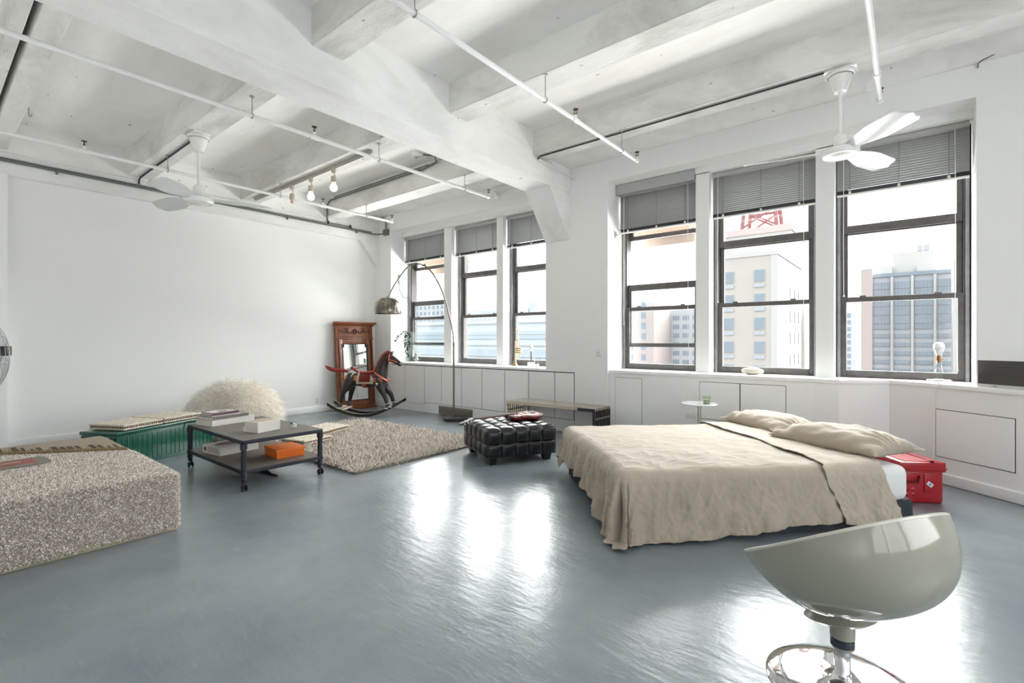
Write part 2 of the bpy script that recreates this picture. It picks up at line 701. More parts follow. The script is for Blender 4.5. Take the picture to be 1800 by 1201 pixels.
# cross beams
for (y0, y1, nm) in ((-2.5, -2.2, 'white cross beam at the back of the room'), (-1.0, -0.7, 'white cross beam over the camera side'),
                     (0.55, 0.85, 'white cross beam nearest the viewer, right of the girder'),
                     (2.105, 2.405, 'second white cross beam right of the girder'),
                     (3.675, 3.955, 'third white cross beam right of the girder'),
                     (5.205, 5.50, 'white cross beam carrying the right ceiling fan')):
    b = nb()
    box(b, -3.88, 3.3, y0, y1, 3.82, 4.2, bev=0.01, seg=1)
    struct('beam', b, M_beam, nm, 'beam')
for (y0, y1, nm) in ((-2.5, -2.2, 'white cross beam at the back, left of the girder'), (-1.0, -0.7, 'white cross beam behind, left of the girder'),
                     (0.45, 0.53, 'narrow white beam left of the dark groove'),
                     (0.575, 0.735, 'rough white beam right of the dark groove'),
                     (1.91, 2.20, 'white cross beam carrying the left ceiling fan'),
                     (3.41, 3.74, 'white cross beam carrying the track light'),
                     (4.92, 5.24, 'white cross beam nearest the left windows')):
    b = nb()
    box(b, -8.6, -4.30, y0, y1, 3.69, 4.1, bev=0.01, seg=1)
    struct('beam', b, M_beam, nm, 'beam')
b = nb()
box(b, -3.88, 3.3, 5.49, YW + 0.02, 3.875, 4.2)
struct('beam', b, M_girder, 'dropped white soffit between the last beam and the right windows', 'beam')
b = nb()
box(b, -8.6, -4.30, 5.23, YW + 0.02, 3.90, 4.1)
struct('beam', b, M_girder, 'dropped white soffit between the last beam and the left windows', 'beam')

# left pier with door hinges at the very edge of the picture
b = nb()
box(b, -8.70, -8.56, -0.30, 0.737, 0, 3.39)
pier = struct('trim_1', b, M_trim, 'white door casing at the left end of the blank wall', 'trim')
M_hinge = mat('dark_steel', (0.12, 0.12, 0.12, 1), rough=0.4, metal=0.8)
for zc in (1.92, 0.42):
    b = nb()
    box(b, -8.562, -8.548, 0.636, 0.664, zc - 0.06, zc + 0.06, bev=0.003, seg=1)
    tube(b, [(-8.552, 0.65, zc - 0.062), (-8.552, 0.65, zc + 0.062)], 0.008, 8)
    obj('hinge', b, M_hinge, pier)

# ---- left built-in cabinet under the windows
cab = thing('built_in_cabinet', 'long white built-in cabinet with flush doors under the left windows', 'cabinet', (-6.0, YW, 0))
b = nb()
box(b, -2.13, 1.68, 0.028, 0.375, 0.0, 0.885)
box(b, 1.68, 2.205, -0.003, 0.0, 0.0, 0.885)
obj('carcass', b, M_gap, cab, smooth=False)
ed = [-8.14, -7.672, -7.098, -6.627, -6.114, -5.624, -5.119, -4.629, -4.135, -3.795]
G = 0.0065
for i in range(9):
    zb = 0.19 if i >= 2 else 0.15
    x0, x1 = ed[i] + 6.0 + G, ed[i + 1] + 6.0 - G
    b = nb()
    box(b, x0, x1, -0.016, -0.004, zb, 0.872, bev=0.002, seg=1)
    obj('door', b, M_door, cab, smooth=False)
b = nb()
box(b, -2.135, -1.10, -0.010, 0.0, 0, 0.145, bev=0.003, seg=1)
box(b, -1.10, -0.70, -0.010, 0.0, 0, 0.183, bev=0.003, seg=1)
box(b, -0.70, 0.16, -0.010, 0.0, 0.157, 0.183, bev=0.003, seg=1)
box(b, 0.16, 2.205, -0.012, -0.003, 0, 0.183, bev=0.003, seg=1)
obj('plinth', b, M_door, cab, smooth=False)
b = nb()
box(b, -2.135, 1.685, -0.02, 0.46, 0.885, 0.925, bev=0.006, seg=2)
obj('sill_top', b, M_trim, cab)
# floor register in the plinth
vent = thing('floor_register', 'brown metal floor register in the plinth behind the arc lamp', 'vent', (-6.27, YW, 0))
b = nb()
box(b, -0.43, 0.43, -0.020, 0.026, 0.0, 0.155, bev=0.003, seg=1)
M_reg = mat('register_metal', rgb(150, 144, 134), rough=0.5, metal=0.3)
M_regd = mat('register_shadow', rgb(104, 98, 90), rough=0.8)
obj('frame', b, M_reg, vent, smooth=False)
b = nb()
box(b, -0.405, 0.405, -0.023, -0.018, 0.022, 0.135)
obj('grille_backing', b, M_regd, vent, smooth=False)
b = nb()
for i in range(9):
    z = 0.028 + i * 0.0125
    box(b, -0.40, 0.40, -0.0275, -0.0225, z, z + 0.005)
o = obj('louvre', b, M_reg, vent, smooth=False)
o['kind'] = 'stuff'

# ---- right radiator cover with its notch and the slanted run in the corner
foot = [(-3.25, 6.16), (-0.80, 6.16), (-0.565, 6.13), (-0.155, 6.46), (0.51, 5.925), (3.19, 3.77)]
cov = thing('radiator_cover', 'white boxed radiator cover with flush doors under the right windows', 'cabinet', (0, 0, 0))
b = nb()
prism(b, foot + [(3.19, 6.11), (0.47, 6.11), (0.47, 6.495), (-3.25, 6.495)], 0.0, 0.905)
obj('carcass', b, M_door, cov, smooth=False)
b = nb()
fo = [(-3.25, 6.145), (-0.80, 6.145), (-0.56, 6.112), (-0.15, 6.44), (0.50, 5.91), (3.19, 3.752)]
prism(b, fo + [(3.19, 6.115), (0.475, 6.115), (0.475, 6.58), (-3.25, 6.58)], 0.90, 0.942, bev=0.004, seg=2)
obj('sill_top', b, M_trim, cov)


def flush_panel(x0, x1, z0, z1, origin, ang, parent, g=0.006):
    """a door panel standing 6 mm proud of a dark rebate, on a vertical face"""
    Mx = Matrix.Translation(origin) @ Matrix.Rotation(ang, 4, 'Z')
    bb = nb()
    box(bb, x0 - g, x1 + g, -0.002, 0.01, z0 - g, z1 + g, M=Mx)
    obj('door_gap', bb, M_gap, parent, smooth=False)
    bb = nb()
    box(bb, x0, x1, -0.008, 0.004, z0, z1, bev=0.002, seg=1, M=Mx)
    return obj('door', bb, M_door, parent, smooth=False)


flush_panel(-3.155, -2.77, 0.10, 0.842, (0, 6.16, 0), 0, cov, 0.004)
flush_panel(-2.007, -1.546, 0.393, 0.842, (0, 6.16, 0), 0, cov, 0.005)
flush_panel(-1.534, -1.065, 0.393, 0.842, (0, 6.16, 0), 0, cov, 0.005)
ang_d = math.atan2(-0.627, 0.78)
flush_panel(0.466, 1.082, 0.254, 0.697, (-0.155, 6.46, 0), ang_d, cov, 0.006)
b = nb()
box(b, 0.0, 4.24, -0.022, 0.01, 0.0, 0.105, bev=0.012, seg=3, M=Matrix.Translation((-0.155, 6.46, 0)) @ Matrix.Rotation(ang_d, 4, 'Z'))
o = obj('baseboard_right', b, M_trim, None)
o['kind'] = 'structure'
o['label'] = 'white baseboard along the slanted corner wall'
o['category'] = 'baseboard'
b = nb()
box(b, -3.255, -0.80, 6.145, 6.165, 0, 0.09, bev=0.005)
o = obj('baseboard_back', b, M_trim, None)
o['kind'] = 'structure'
o['label'] = 'white baseboard under the radiator cover doors'
o['category'] = 'baseboard'
b = nb()
box(b, XL, XL + 0.018, 0.737, YW, 0.0, 0.115, bev=0.006, seg=2)
o = obj('baseboard_left', b, M_trim, None)
o['kind'] = 'structure'
o['label'] = 'white baseboard along the blank left wall'
o['category'] = 'baseboard'
b = nb()
box(b, -8.68, -8.14, YW - 0.016, YW + 0.01, 0.0, 0.145, bev=0.006, seg=2)
o = obj('baseboard_back', b, M_trim, None)
o['kind'] = 'structure'
o['label'] = 'white baseboard on the corner column behind the rocking horse'
o['category'] = 'baseboard'

# ---------------------------------------------------------------- windows
M_frame = mat('bronze_aluminium', rgb(96, 92, 90), rough=0.45, metal=0.0, var=0.3, vscale=14, bump=0.1, bscale=50)
M_track = mat('grey_metal_track', rgb(150, 152, 152), rough=0.5, metal=0.2, var=0.25, vscale=10)
M_pane = glass_mat('window_glass', (0.97, 0.985, 0.985, 1))


def frame_bars(b, x0, x1, z0, z1, y0, y1, w, wb=None, wt=None):
    wb = wb or w
    wt = wt or w
    box(b, x0, x0 + w, y0, y1, z0, z1, bev=0.004, seg=1)
    box(b, x1 - w, x1, y0, y1, z0, z1, bev=0.004, seg=1)
    box(b, x0 + w, x1 - w, y0, y1, z0, z0 + wb, bev=0.004, seg=1)
    box(b, x0 + w, x1 - w, y0, y1, z1 - wt, z1, bev=0.004, seg=1)


def sash(name, x0, x1, z0, z1, y0, y1, root, w=0.045, wb=None, wt=None):
    b = nb()
    frame_bars(b, x0, x1, z0, z1, y0, y1, w, wb, wt)
    s = obj(name, b, M_frame, root, smooth=False)
    b = nb()
    ym = (y0 + y1) / 2
    box(b, x0 + w - 0.005, x1 - w + 0.005, ym - 0.003, ym + 0.003, z0 + (wb or w) - 0.005, z1 - (wt or w) + 0.005)
    obj('pane', b, M_pane, s, smooth=False)
    return s


WIN = [(-8.14, -6.85, True), (-6.65, -5.53, False), (-5.385, -4.31, False),
       (-3.255, -2.13, True), (-1.96, -0.805, False), (-0.633, 0.48, False)]
wlab = ['tall window furthest left, behind the arc lamp', 'middle tall window of the left group', 'third tall window, beside the wide column, trumpet on its sill',
        'tall window right of the wide column, upper sash lowered', 'tall window facing the beige tower', 'rightmost tall window facing the banded office block']
for i, (x0, x1, lowered) in enumerate(WIN):
    w = thing('window_%d' % (i + 1), wlab[i], 'window', ((x0 + x1) / 2, YF, 0), kind='structure')
    a, c = x0 - w.location.x, x1 - w.location.x
    b = nb()
    frame_bars(b, a, c, 0.925, 3.50, -0.05, 0.10, 0.055, 0.035, 0.03)
    box(b, a + 0.055, c - 0.055, -0.02, 0.08, 0.945, 0.965)
    obj('window_frame', b, M_frame, w, smooth=False)
    b = nb()
    for s in (a + 0.012, c - 0.04):
        box(b, s, s + 0.028, -0.085, -0.045, 0.925, 3.49, bev=0.003, seg=1)
    obj('track', b, M_track, w, smooth=False)
    i0, i1 = a + 0.045, c - 0.045
    sash('lower_sash', i0, i1, 0.958, 1.835, -0.045, -0.005, w, 0.05, 0.065, 0.055)
    if lowered:
        sash('upper_sash', i0 + 0.01, i1 - 0.01, 1.262, 2.165, 0.0, 0.04, w, 0.05, 0.055, 0.09)
        sash('top_sash', i0 + 0.01, i1 - 0.01, 2.82, 3.48, 0.045, 0.085, w, 0.05, 0.06, 0.04)
    else:
        sash('upper_sash', i0 + 0.01, i1 - 0.01, 1.785, 2.585, 0.0, 0.04, w, 0.05, 0.05, 0.05)
        sash('top_sash', i0 + 0.01, i1 - 0.01, 2.55, 3.48, -0.03, 0.06, w, 0.05, 0.085, 0.04)
    b = nb()
    for sx in (-0.28, 0.28):
        box(b, sx * (c - a) - 0.03, sx * (c - a) + 0.03, -0.06, -0.04, 1.835, 1.85, bev=0.003, seg=1)
    obj('sash_lock', b, M_frame, w)

# ---------------------------------------------------------------- venetian blinds
M_slat = mat('grey_slat', rgb(150, 151, 150), rough=0.4, metal=0.15)
M_rail = mat('grey_headrail', rgb(172, 173, 171), rough=0.4)
M_stack = mat('charcoal_shade', rgb(58, 59, 62), rough=0.45)  # shade on the bunched slats put into their colour; also slot and vent holes
M_cord = mat('white_cord', rgb(225, 225, 220), rough=0.7)
M_cordd = mat('grey_cord', rgb(90, 90, 88), rough=0.7)
BL = [(2.955, 0), (2.935, 0), (2.94, 0), (2.90, 1), (2.91, 0), (2.945, 0)]
blab = ['grey venetian blind half drawn over the window furthest left', 'grey venetian blind over the middle window of the left group',
        'grey venetian blind over the window beside the wide column', 'grey venetian blind with a deep valance, right of the wide column',
        'grey venetian blind over the window facing the beige tower', 'grey venetian blind behind the ceiling fan, rightmost window']
for i, (x0, x1, lowered) in enumerate(WIN):
    zb, val = BL[i]
    xc = (x0 + x1) / 2
    hw = (x1 - x0) / 2 - 0.018
    t = thing('venetian_blind', blab[i], 'blind', (xc, 6.48, 0), group='grey venetian blinds')
    b = nb()
    box(b, -hw, hw, -0.03, 0.03, 3.43, 3.485, bev=0.006, seg=2)
    if val:
        box(b, -hw - 0.01, hw + 0.01, -0.125, -0.103, 3.43, 3.57, bev=0.004, seg=1)
        box(b, -hw - 0.01, -hw + 0.012, -0.12, 0.0, 3.43, 3.57)
        box(b, hw - 0.012, hw + 0.01, -0.12, 0.0, 3.43, 3.57)
    obj('headrail', b, M_rail, t)
    b = nb()
    za, pitch, ns = 3.413, 0.0262, 0
    A = radians(70)
    prof = []
    for k in range(5):
        s = (k / 4 - 0.5) * 0.0345
        cv = 0.0025 * (1 - (2 * k / 4 - 1) ** 2)
        prof.append((s * cos(A) - cv * sin(A), s * sin(A) + cv * cos(A)))
    r0 = [b.verts.new((-hw, p[0], p[1])) for p in prof]
    r1 = [b.verts.new((hw, p[0], p[1])) for p in prof]
    for k in range(4):
        b.faces.new((r0[k], r1[k], r1[k + 1], r0[k + 1]))
    s0 = obj('slat', b, M_slat, t)
    s0.location = (0, 0, za)
    z = za - pitch
    while z > zb + 0.055:
        s = s0.copy()
        COL.objects.link(s)
        s.location = (0, 0, z)
        z -= pitch
    b = nb()
    for k in range(9):
        zz = zb + 0.016 + k * 0.0045
        box(b, -hw, hw, -0.0135, 0.0135, zz, zz + 0.0022)
    o = obj('slat_stack', b, M_stack, t, smooth=False)
    o['kind'] = 'stuff'
    b = nb()
    box(b, -hw, hw, -0.013, 0.013, zb - 0.006, zb + 0.014, bev=0.003, seg=1)
    obj('bottom_rail', b, M_cord, t)
    for fx in (-0.78, 0.0, 0.72):
        b = nb()
        tube(b, [(fx * hw, -0.019, 3.43), (fx * hw, -0.020, zb + 0.01)], 0.0018, 5)
        lc = obj('ladder_cord', b, M_cordd, t)
        b = nb()
        box(b, fx * hw - 0.012, fx * hw + 0.012, -0.022, -0.008, zb + 0.005, zb + 0.04, bev=0.003, seg=1)
        obj('clip', b, M_cord, lc)
    b = nb()
    tube(b, [(-0.88 * hw, -0.03, 3.43), (-0.885 * hw, -0.034, 2.4), (-0.88 * hw, -0.03, 1.85 if not lowered else 1.6)], 0.0035, 6)
    ball(b, (-0.88 * hw, -0.03, 1.84 if not lowered else 1.59), 0.012, 1)
    obj('pull_cord', b, M_cord, t)
    if i >= 3:
        b = nb()
        tube(b, [(0.80 * hw, -0.03, 3.43), (0.81 * hw, -0.033, 2.2), (0.80 * hw, -0.03, 1.6), (0.84 * hw, -0.035, 1.05)], 0.003, 6)
        obj('pull_cord', b, M_cord, t)
# ================================================================ ceiling services
M_pipe = mat('white_pipe_paint', (0.80, 0.80, 0.79, 1), rough=0.35, var=0.06, vscale=20)
M_brass = mat('dark_brass', rgb(84, 66, 48), rough=0.4, metal=0.8)
M_steel = mat('hanger_steel', rgb(170, 170, 168), rough=0.4, metal=0.6)
M_cond = mat('grey_conduit', rgb(112, 116, 112), rough=0.45, metal=0.5)
M_black = mat('black_cable', rgb(38, 38, 40), rough=0.5)
M_white = mat('white_enamel', (0.82, 0.82, 0.80, 1), rough=0.25, coat=0.3)


def sprinkler(b_tee, b_head, x, y, z, end=False):
    ball(b_tee, (x, y, z), 0.028, 2)
    tube(b_tee, [(x, y, z + 0.01), (x, y, z + 0.055)], 0.016, 10)
    for s in (-1, 1):
        tube(b_head, [(x + s * 0.006, y, z + 0.055), (x + s * 0.018, y, z + 0.078), (x + s * 0.006, y, z + 0.105)], 0.004, 6)
    tube(b_head, [(x, y, z + 0.05), (x, y, z + 0.07)], 0.010, 8)
    lathe(b_head, [(0.0, z + 0.104), (0.026, z + 0.106), (0.028, z + 0.112), (0.0, z + 0.116)], 14, Matrix.Translation((x, y, 0)))


def pipe(label, x, y0, y1, z, heads, hangers, r=0.021, joints=()):
    t = thing('sprinkler_pipe', label, 'pipe', (x, (y0 + y1) / 2, z), group='white sprinkler pipes under the ceiling')
    oy = -(y0 + y1) / 2
    b = nb()
    tube(b, [(0, y0 + oy, 0), (0, y1 + oy, 0)], r, 14)
    obj('pipe', b, M_pipe, t)
    for y in heads:
        bt, bh = nb(), nb()
        sprinkler(bt, bh, 0, y + oy, 0)
        tube(bt, [(0, y + oy - 0.05, 0), (0, y + oy + (0.0 if abs(y - y1) < 0.02 else 0.05), 0)], r * 1.28, 12)
        tee = obj('tee', bt, M_pipe, t)
        obj('sprinkler_head', bh, M_brass, tee)
    for (y, zt) in hangers:
        bh = nb()
        tube(bh, [(0, y + oy, 0.02), (0, y + oy, zt - z)], 0.005, 6)
        tube(bh, [(r * 1.2 * cos(a), y + oy, r * 1.2 * sin(a)) for a in [2 * pi * k / 14 for k in range(14)]], 0.004, 5, closed=True)
        lathe(bh, [(0, zt - z - 0.012), (0.02, zt - z - 0.010), (0.02, zt - z)], 10, Matrix.Translation((0, y + oy, 0)))
        obj('hanger', bh, M_steel, t)
    for y in joints:
        bh = nb()
        lathe(bh, [(r, -0.04), (r * 1.35, -0.038), (r * 1.35, 0.038), (r, 0.04)], 14, Matrix.Translation((0, y + oy, 0)) @ rot('X', 90))
        obj('coupling', bh, M_pipe, t)
    return t


pipe('white sprinkler pipe nearest the left wall, running over the left ceiling fan', -7.24, -1.5, 5.47, 3.50, (1.228, 4.13, 5.47), ((2.03, 3.69), (3.45, 3.69), (4.93, 3.69)))
pipe('white sprinkler pipe just left of the girder', -4.87, -1.5, 5.44, 3.50, (2.68, 5.44), ((2.05, 3.69), (3.49, 3.69), (4.93, 3.69)))
pipe('white sprinkler pipe just right of the girder, ending above the column', -2.61, -1.5, 5.67, 3.58, (4.23, 5.67), ((2.16, 3.82), (3.70, 3.82), (5.25, 3.82)))
pipe('short-looking white sprinkler pipe right of the right ceiling fan', -0.205, -1.5, 5.72, 3.60, (5.72,), ((2.2, 3.82), (3.75, 3.82)), joints=(5.15,))


def conduit(label, runs, m=None, clips=(), name='conduit'):
    t = thing(name, label, 'conduit', runs[0][0][0])
    o0 = Vector(runs[0][0][0])
    b = nb()
    for pts, r in runs:
        tube(b, [Vector(p) - o0 for p in pts], r, 8)
    obj('run', b, m or M_cond, t)
    for c in clips:
        bb = nb()
        c = Vector(c) - o0
        box(bb, c.x - 0.018, c.x + 0.02, c.y - 0.012, c.y + 0.012, c.z - 0.045, c.z + 0.02, bev=0.004, seg=1)
        obj('clip', bb, M_cond, t)
    return t


conduit('pair of grey metal conduits along the left edge beam', [([(-8.552, -0.5, 3.548), (-8.552, 5.98, 3.548), (-8.50, 6.08, 3.548), (-8.30, 6.085, 3.548)], 0.013),
                                                               ([(-8.555, -0.5, 3.578), (-8.555, 5.95, 3.578)], 0.010)],
        clips=[(-8.55, y, 3.548) for y in (1.18, 2.75, 4.2, 5.6)])
conduit('thin white conduit above the grey pair on the left edge beam', [([(-8.56, -0.5, 3.640), (-8.56, 5.6, 3.640)], 0.009)], M_pipe)
conduit('short black conduit under the beam, feeding the left ceiling fan', [([(-6.45, 2.05, 3.678), (-8.50, 2.05, 3.678), (-8.555, 2.05, 3.65), (-8.555, 2.05, 3.60)], 0.011)], M_black)
conduit('long black conduit under the beam, feeding the right ceiling fan', [([(-0.60, 5.275, 3.806), (-3.80, 5.275, 3.806), (-3.855, 5.29, 3.79)], 0.010)], M_black)
conduit('white conduit along the girder side down to the wide column', [([(-3.852, 5.29, 3.785), (-3.852, 6.10, 3.76)], 0.016), ([(-3.852, 6.06, 3.76), (-3.80, 6.10, 3.75), (-3.80, 6.105, 3.70)], 0.013)], M_pipe)
bend = [(-8.30, 4.895, 3.96 + 0.0)] + [(-8.30 - 0.14 * sin(a), 4.895, 3.82 + 0.14 * cos(a)) for a in [k * pi / 16 for k in range(1, 9)]] + [(-8.44, 4.895, 3.62)]
conduit('grey bent conduit on the beam face behind the track light', [([(-5.40, 4.62, 4.02), (-5.30, 4.75, 4.02), (-5.40, 4.88, 3.99), (-5.7, 4.895, 3.96)] + bend, 0.014), ([(-5.6, 4.90, 4.0), (-8.2, 4.90, 4.0)], 0.008)],
        clips=[(-8.44, 4.90, 3.64)])
bend2 = [(-8.50, 5.75, 3.87), (-8.47, 6.0, 3.87), (-8.44, 6.07, 3.87)] + [(-8.40 + 0.14 * sin(a), 6.085, 3.73 + 0.14 * cos(a)) for a in [k * pi / 16 for k in range(0, 9)]] + [(-8.26, 6.085, 3.60)]
t = conduit('grey conduit bending down to a steel box on the corner column', [(bend2, 0.016)])
b = nb()
o0 = t.location
box(b, -8.33 - o0.x, -8.19 - o0.x, 6.06 - o0.y, 6.12 - o0.y, 3.50 - o0.z, 3.62 - o0.z, bev=0.006)
obj('junction_box', b, M_cond, t)
# short stub with two black fittings on the edge beam
conduit('short stub between two black fittings on the left edge beam', [([(-8.545, 5.0, 3.60), (-8.545, 5.45, 3.60)], 0.006), ([(-8.545, 4.98, 3.57), (-8.545, 4.98, 3.63)], 0.018), ([(-8.545, 5.46, 3.57), (-8.545, 5.46, 3.63)], 0.018)], M_black)

# smoke detector and round lamp
t = thing('smoke_detector', 'white dome smoke detector on the ceiling left of the girder', 'detector', (-5.50, 4.58, 4.05))
b = nb()
lathe(b, [(0, -0.05), (0.05, -0.048), (0.075, -0.03), (0.085, -0.012), (0.085, 0)], 24)
obj('housing', b, M_white, t)
b = nb()
lathe(b, [(0, -0.075), (0.018, -0.072), (0.022, -0.048)], 12)
obj('sensor', b, M_steel, t)
t = thing('round_fixture', 'small white round fixture with a stub pipe above the left windows', 'fixture', (-5.30, 6.118, 3.755))
b = nb()
lathe(b, [(0.0, 0.075), (0.045, 0.07), (0.065, 0.045), (0.07, 0.0)], 20, rot('X', 90))
obj('housing', b, M_white, t)
b = nb()
tube(b, [(0.05, -0.03, 0.03), (0.35, -0.03, 0.06), (0.95, -0.03, 0.10)], 0.013, 8)
obj('stub_pipe', b, M_pipe, t)

# ---------------------------------------------------------------- ceiling fans
M_blade = mat('white_metal_blade', (0.80, 0.81, 0.80, 1), rough=0.22, spec=0.6, coat=0.4)


def ceiling_fan(label, loc, zsoff, R, angs, pit):
    t = thing('ceiling_fan', label, 'ceiling fan', loc, group='white three-blade ceiling fans')
    b = nb()
    box(b, -0.13, 0.13, -0.09, 0.09, -0.018, 0.0, bev=0.006)
    lathe(b, [(0.105, -0.018), (0.115, -0.03), (0.112, -0.05), (0.10, -0.052)], 28)
    obj('mounting_plate', b, M_white, t)
    b = nb()
    lathe(b, [(0.0, -0.052), (0.092, -0.055), (0.088, -0.08), (0.062, -0.17), (0.05, -0.195), (0.0, -0.20)], 28)
    obj('canopy', b, M_white, t)
    b = nb()
    tube(b, [(0, 0, -0.19), (0, 0, zsoff + 0.14)], 0.016, 14)
    obj('downrod', b, M_white, t)
    b = nb()
    lathe(b, [(0.0, zsoff + 0.155), (0.03, zsoff + 0.155), (0.052, zsoff + 0.13), (0.056, zsoff + 0.03), (0.056, zsoff + 0.01)], 24)
    obj('coupling', b, M_white, t)
    b = nb()
    lathe(b, [(0.0, zsoff + 0.025), (0.12, zsoff + 0.02), (0.148, zsoff + 0.005), (0.150, zsoff - 0.03), (0.138, zsoff - 0.05), (0.125, zsoff - 0.052), (0.12, zsoff - 0.045),
              (0.105, zsoff - 0.055), (0.10, zsoff - 0.05), (0.085, zsoff - 0.062), (0.05, zsoff - 0.072), (0.0, zsoff - 0.076)], 40)
    obj('motor_housing', b, M_white, t)
    b = nb()
    nn = 22

    def f(u, v):
        r = 0.11 + u * (R - 0.11)
        w = 0.050 + 0.055 * smoothstep(0.0, 0.55, u)
        e = max(0.0, (u - 0.86) / 0.14)
        w *= sqrt(max(0.0004, 1 - e * e))
        s = (v - 0.5) * 2
        tw = pit * radians(24 - 10 * u)
        y = s * w * cos(tw)
        z = s * w * sin(tw) - 0.012 * (1 - s * s) * 0.8 - 0.015 * u
        return Vector((r, y, z))
    grid(b, f, nn, 9)
    bm2 = bmesh.ops.solidify(b, geom=b.faces[:], thickness=0.004)
    first = None
    for a in angs:
        if first is None:
            first = obj('blade', b, M_blade, t)
            bl = first
        else:
            bl = first.copy()
            COL.objects.link(bl)
        bl.location = (0, 0, zsoff)
        bl.rotation_euler = (0, 0, radians(a))
    return t


ceiling_fan('white ceiling fan hanging in front of the left wall', (-6.25, 2.05, 3.69), -0.73, 0.74, (-50, 66, 196), 1.3)
ceiling_fan('white ceiling fan hanging in front of the right windows', (-0.483, 5.36, 3.82), -0.73, 0.80, (-50, 66, 194), -1.0)

# ---------------------------------------------------------------- track light
M_bulb = mat('lit_bulb', (1, 0.86, 0.68, 1), rough=0.3, emit=(1.0, 0.80, 0.58, 1), estr=4.0)
M_bulb0 = mat('unlit_bulb', rgb(214, 178, 160), rough=0.3)
M_track = mat('cream_track', rgb(176, 168, 156), rough=0.4)
M_sock = mat('cream_socket', rgb(190, 180, 164), rough=0.45)
t = thing('track_light', 'cream track light with three bulbs under the beam, two of them lit', 'light', (-6.7, 3.55, 3.69))
b = nb()
box(b, -1.62, 1.60, -0.018, 0.018, -0.038, 0.0, bev=0.004, seg=1)
obj('track', b, M_track, t)
b = nb()
box(b, -1.60, 1.58, -0.006, 0.006, -0.0395, -0.037)
obj('slot', b, M_stack, t, smooth=False)
for x, dz, kind in ((-0.385, 0.0, 0), (0.155, 0.03, 1), (0.745, 0.055, 1)):
    b = nb()
    box(b, x - 0.03, x + 0.03, -0.02, 0.02, -0.095, -0.036, bev=0.008)
    hd = obj('lamp_head', b, M_sock, t)
    b = nb()
    tube(b, [(x, 0, -0.09), (x + 0.02, 0, -0.11), (x + 0.03, 0, -0.14), (x, 0, -0.175 + dz * 0.4)], 0.008, 8)
    obj('arm', b, M_sock, hd)
    zt = -0.165 + dz * 0.4
    b = nb()
    lathe(b, [(0, zt + 0.005), (0.034, zt), (0.037, zt - 0.06), (0.033, zt - 0.085), (0.0, zt - 0.085)], 20, Matrix.Translation((x, 0, 0)))
    tube(b, [(x + 0.03, -0.01, zt - 0.05), (x + 0.065, -0.02, zt - 0.05)], 0.006, 6)
    obj('socket', b, M_sock, hd)
    b = nb()
    if kind:
        lathe(b, [(0.022, zt - 0.083), (0.026, zt - 0.10), (0.045, zt - 0.135), (0.048, zt - 0.158), (0.04, zt - 0.185), (0.02, zt - 0.20), (0, zt - 0.203)], 20, Matrix.Translation((x, 0, 0)))
        obj('bulb', b, M_bulb, hd)
    else:
        lathe(b, [(0.02, zt - 0.083), (0.022, zt - 0.12), (0.018, zt - 0.14), (0, zt - 0.145)], 16, Matrix.Translation((x, 0, 0)))
        obj('bulb', b, M_bulb0, hd)

# ---------------------------------------------------------------- switches, outlets, hooks
M_plate = mat('white_plastic_plate', (0.78, 0.78, 0.77, 1), rough=0.3)
M_slot = mat('grey_slot', rgb(110, 110, 110), rough=0.6)


def plate(name, label, cat, loc, rz, w, h, kind):
    t = thing(name, label, cat, loc, rz)
    b = nb()
    box(b, -w / 2, w / 2, -0.007, 0.0, -h / 2, h / 2, bev=0.003)
    obj('cover_plate', b, M_plate, t)
    if kind == 'switch':
        b = nb()
        box(b, -0.02, 0.02, -0.012, -0.005, -0.035, 0.035, bev=0.002)
        obj('rocker', b, M_white, t)
        b = nb()
        box(b, -0.008, 0.012, -0.016, -0.011, -0.014, 0.008, bev=0.002)
        obj('dimmer', b, M_steel, t)
    else:
        for sx, sz in (((0, -0.022), (0, 0.022)) if h > w else ((-0.025, 0), (0.025, 0))):
            b = nb()
            box(b, sx - 0.015, sx + 0.015, -0.011, -0.006, sz - 0.015, sz + 0.015, bev=0.005)
            r_ = obj('receptacle', b, M_plate, t)
            b = nb()
            for q in (-0.006, 0.006):
                box(b, sx + q - 0.0015, sx + q + 0.0015, -0.0118, -0.0105, sz - 0.006, sz + 0.006)
            obj('slots', b, M_slot, r_, smooth=False)
    return t


plate('light_switch', 'white light switch on the wide column', 'switch', (-3.395, YW, 1.19), 0, 0.10, 0.14, 'switch')
plate('power_outlet', 'white power outlet low on the blank left wall', 'outlet', (XL, 4.84, 0.222), pi / 2, 0.08, 0.125, 'outlet')
plate('power_outlet', 'horizontal white outlet beside the round side table', 'outlet', (-2.11, 6.157, 0.425), 0, 0.13, 0.085, 'outlet')

M_hookm = mat('pale_hook', rgb(200, 200, 198), rough=0.3)
t = thing('cord_hook', 'pale hook with a looped cord on the reveal left of the first window', 'hook', (-8.138, 6.33, 2.60))
b = nb()
box(b, 0, 0.012, -0.03, 0.03, -0.09, 0.09, bev=0.004)
tube(b, [(0.01, 0, 0.05), (0.04, 0, 0.04), (0.05, 0, 0.07), (0.04, 0, 0.12)], 0.008, 8)
tube(b, [(0.01, 0, -0.06), (0.045, 0, -0.06), (0.055, 0, -0.03)], 0.008, 8)
obj('hook', b, M_hookm, t)
b = nb()
tube(b, [(0.03, -0.02, 0.14), (0.05, -0.05, 0.0), (0.04, -0.03, -0.2), (0.06, 0.05, -0.36), (0.08, 0.14, -0.36), (0.06, 0.18, -0.22)], 0.006, 8)
obj('cord', b, M_slot, t)
t = thing('cord_hook', 'small pale hook on the column reveal beside the valanced blind', 'hook', (-3.253, 6.36, 2.86))
b = nb()
box(b, 0, 0.012, -0.03, 0.03, -0.05, 0.05, bev=0.004)
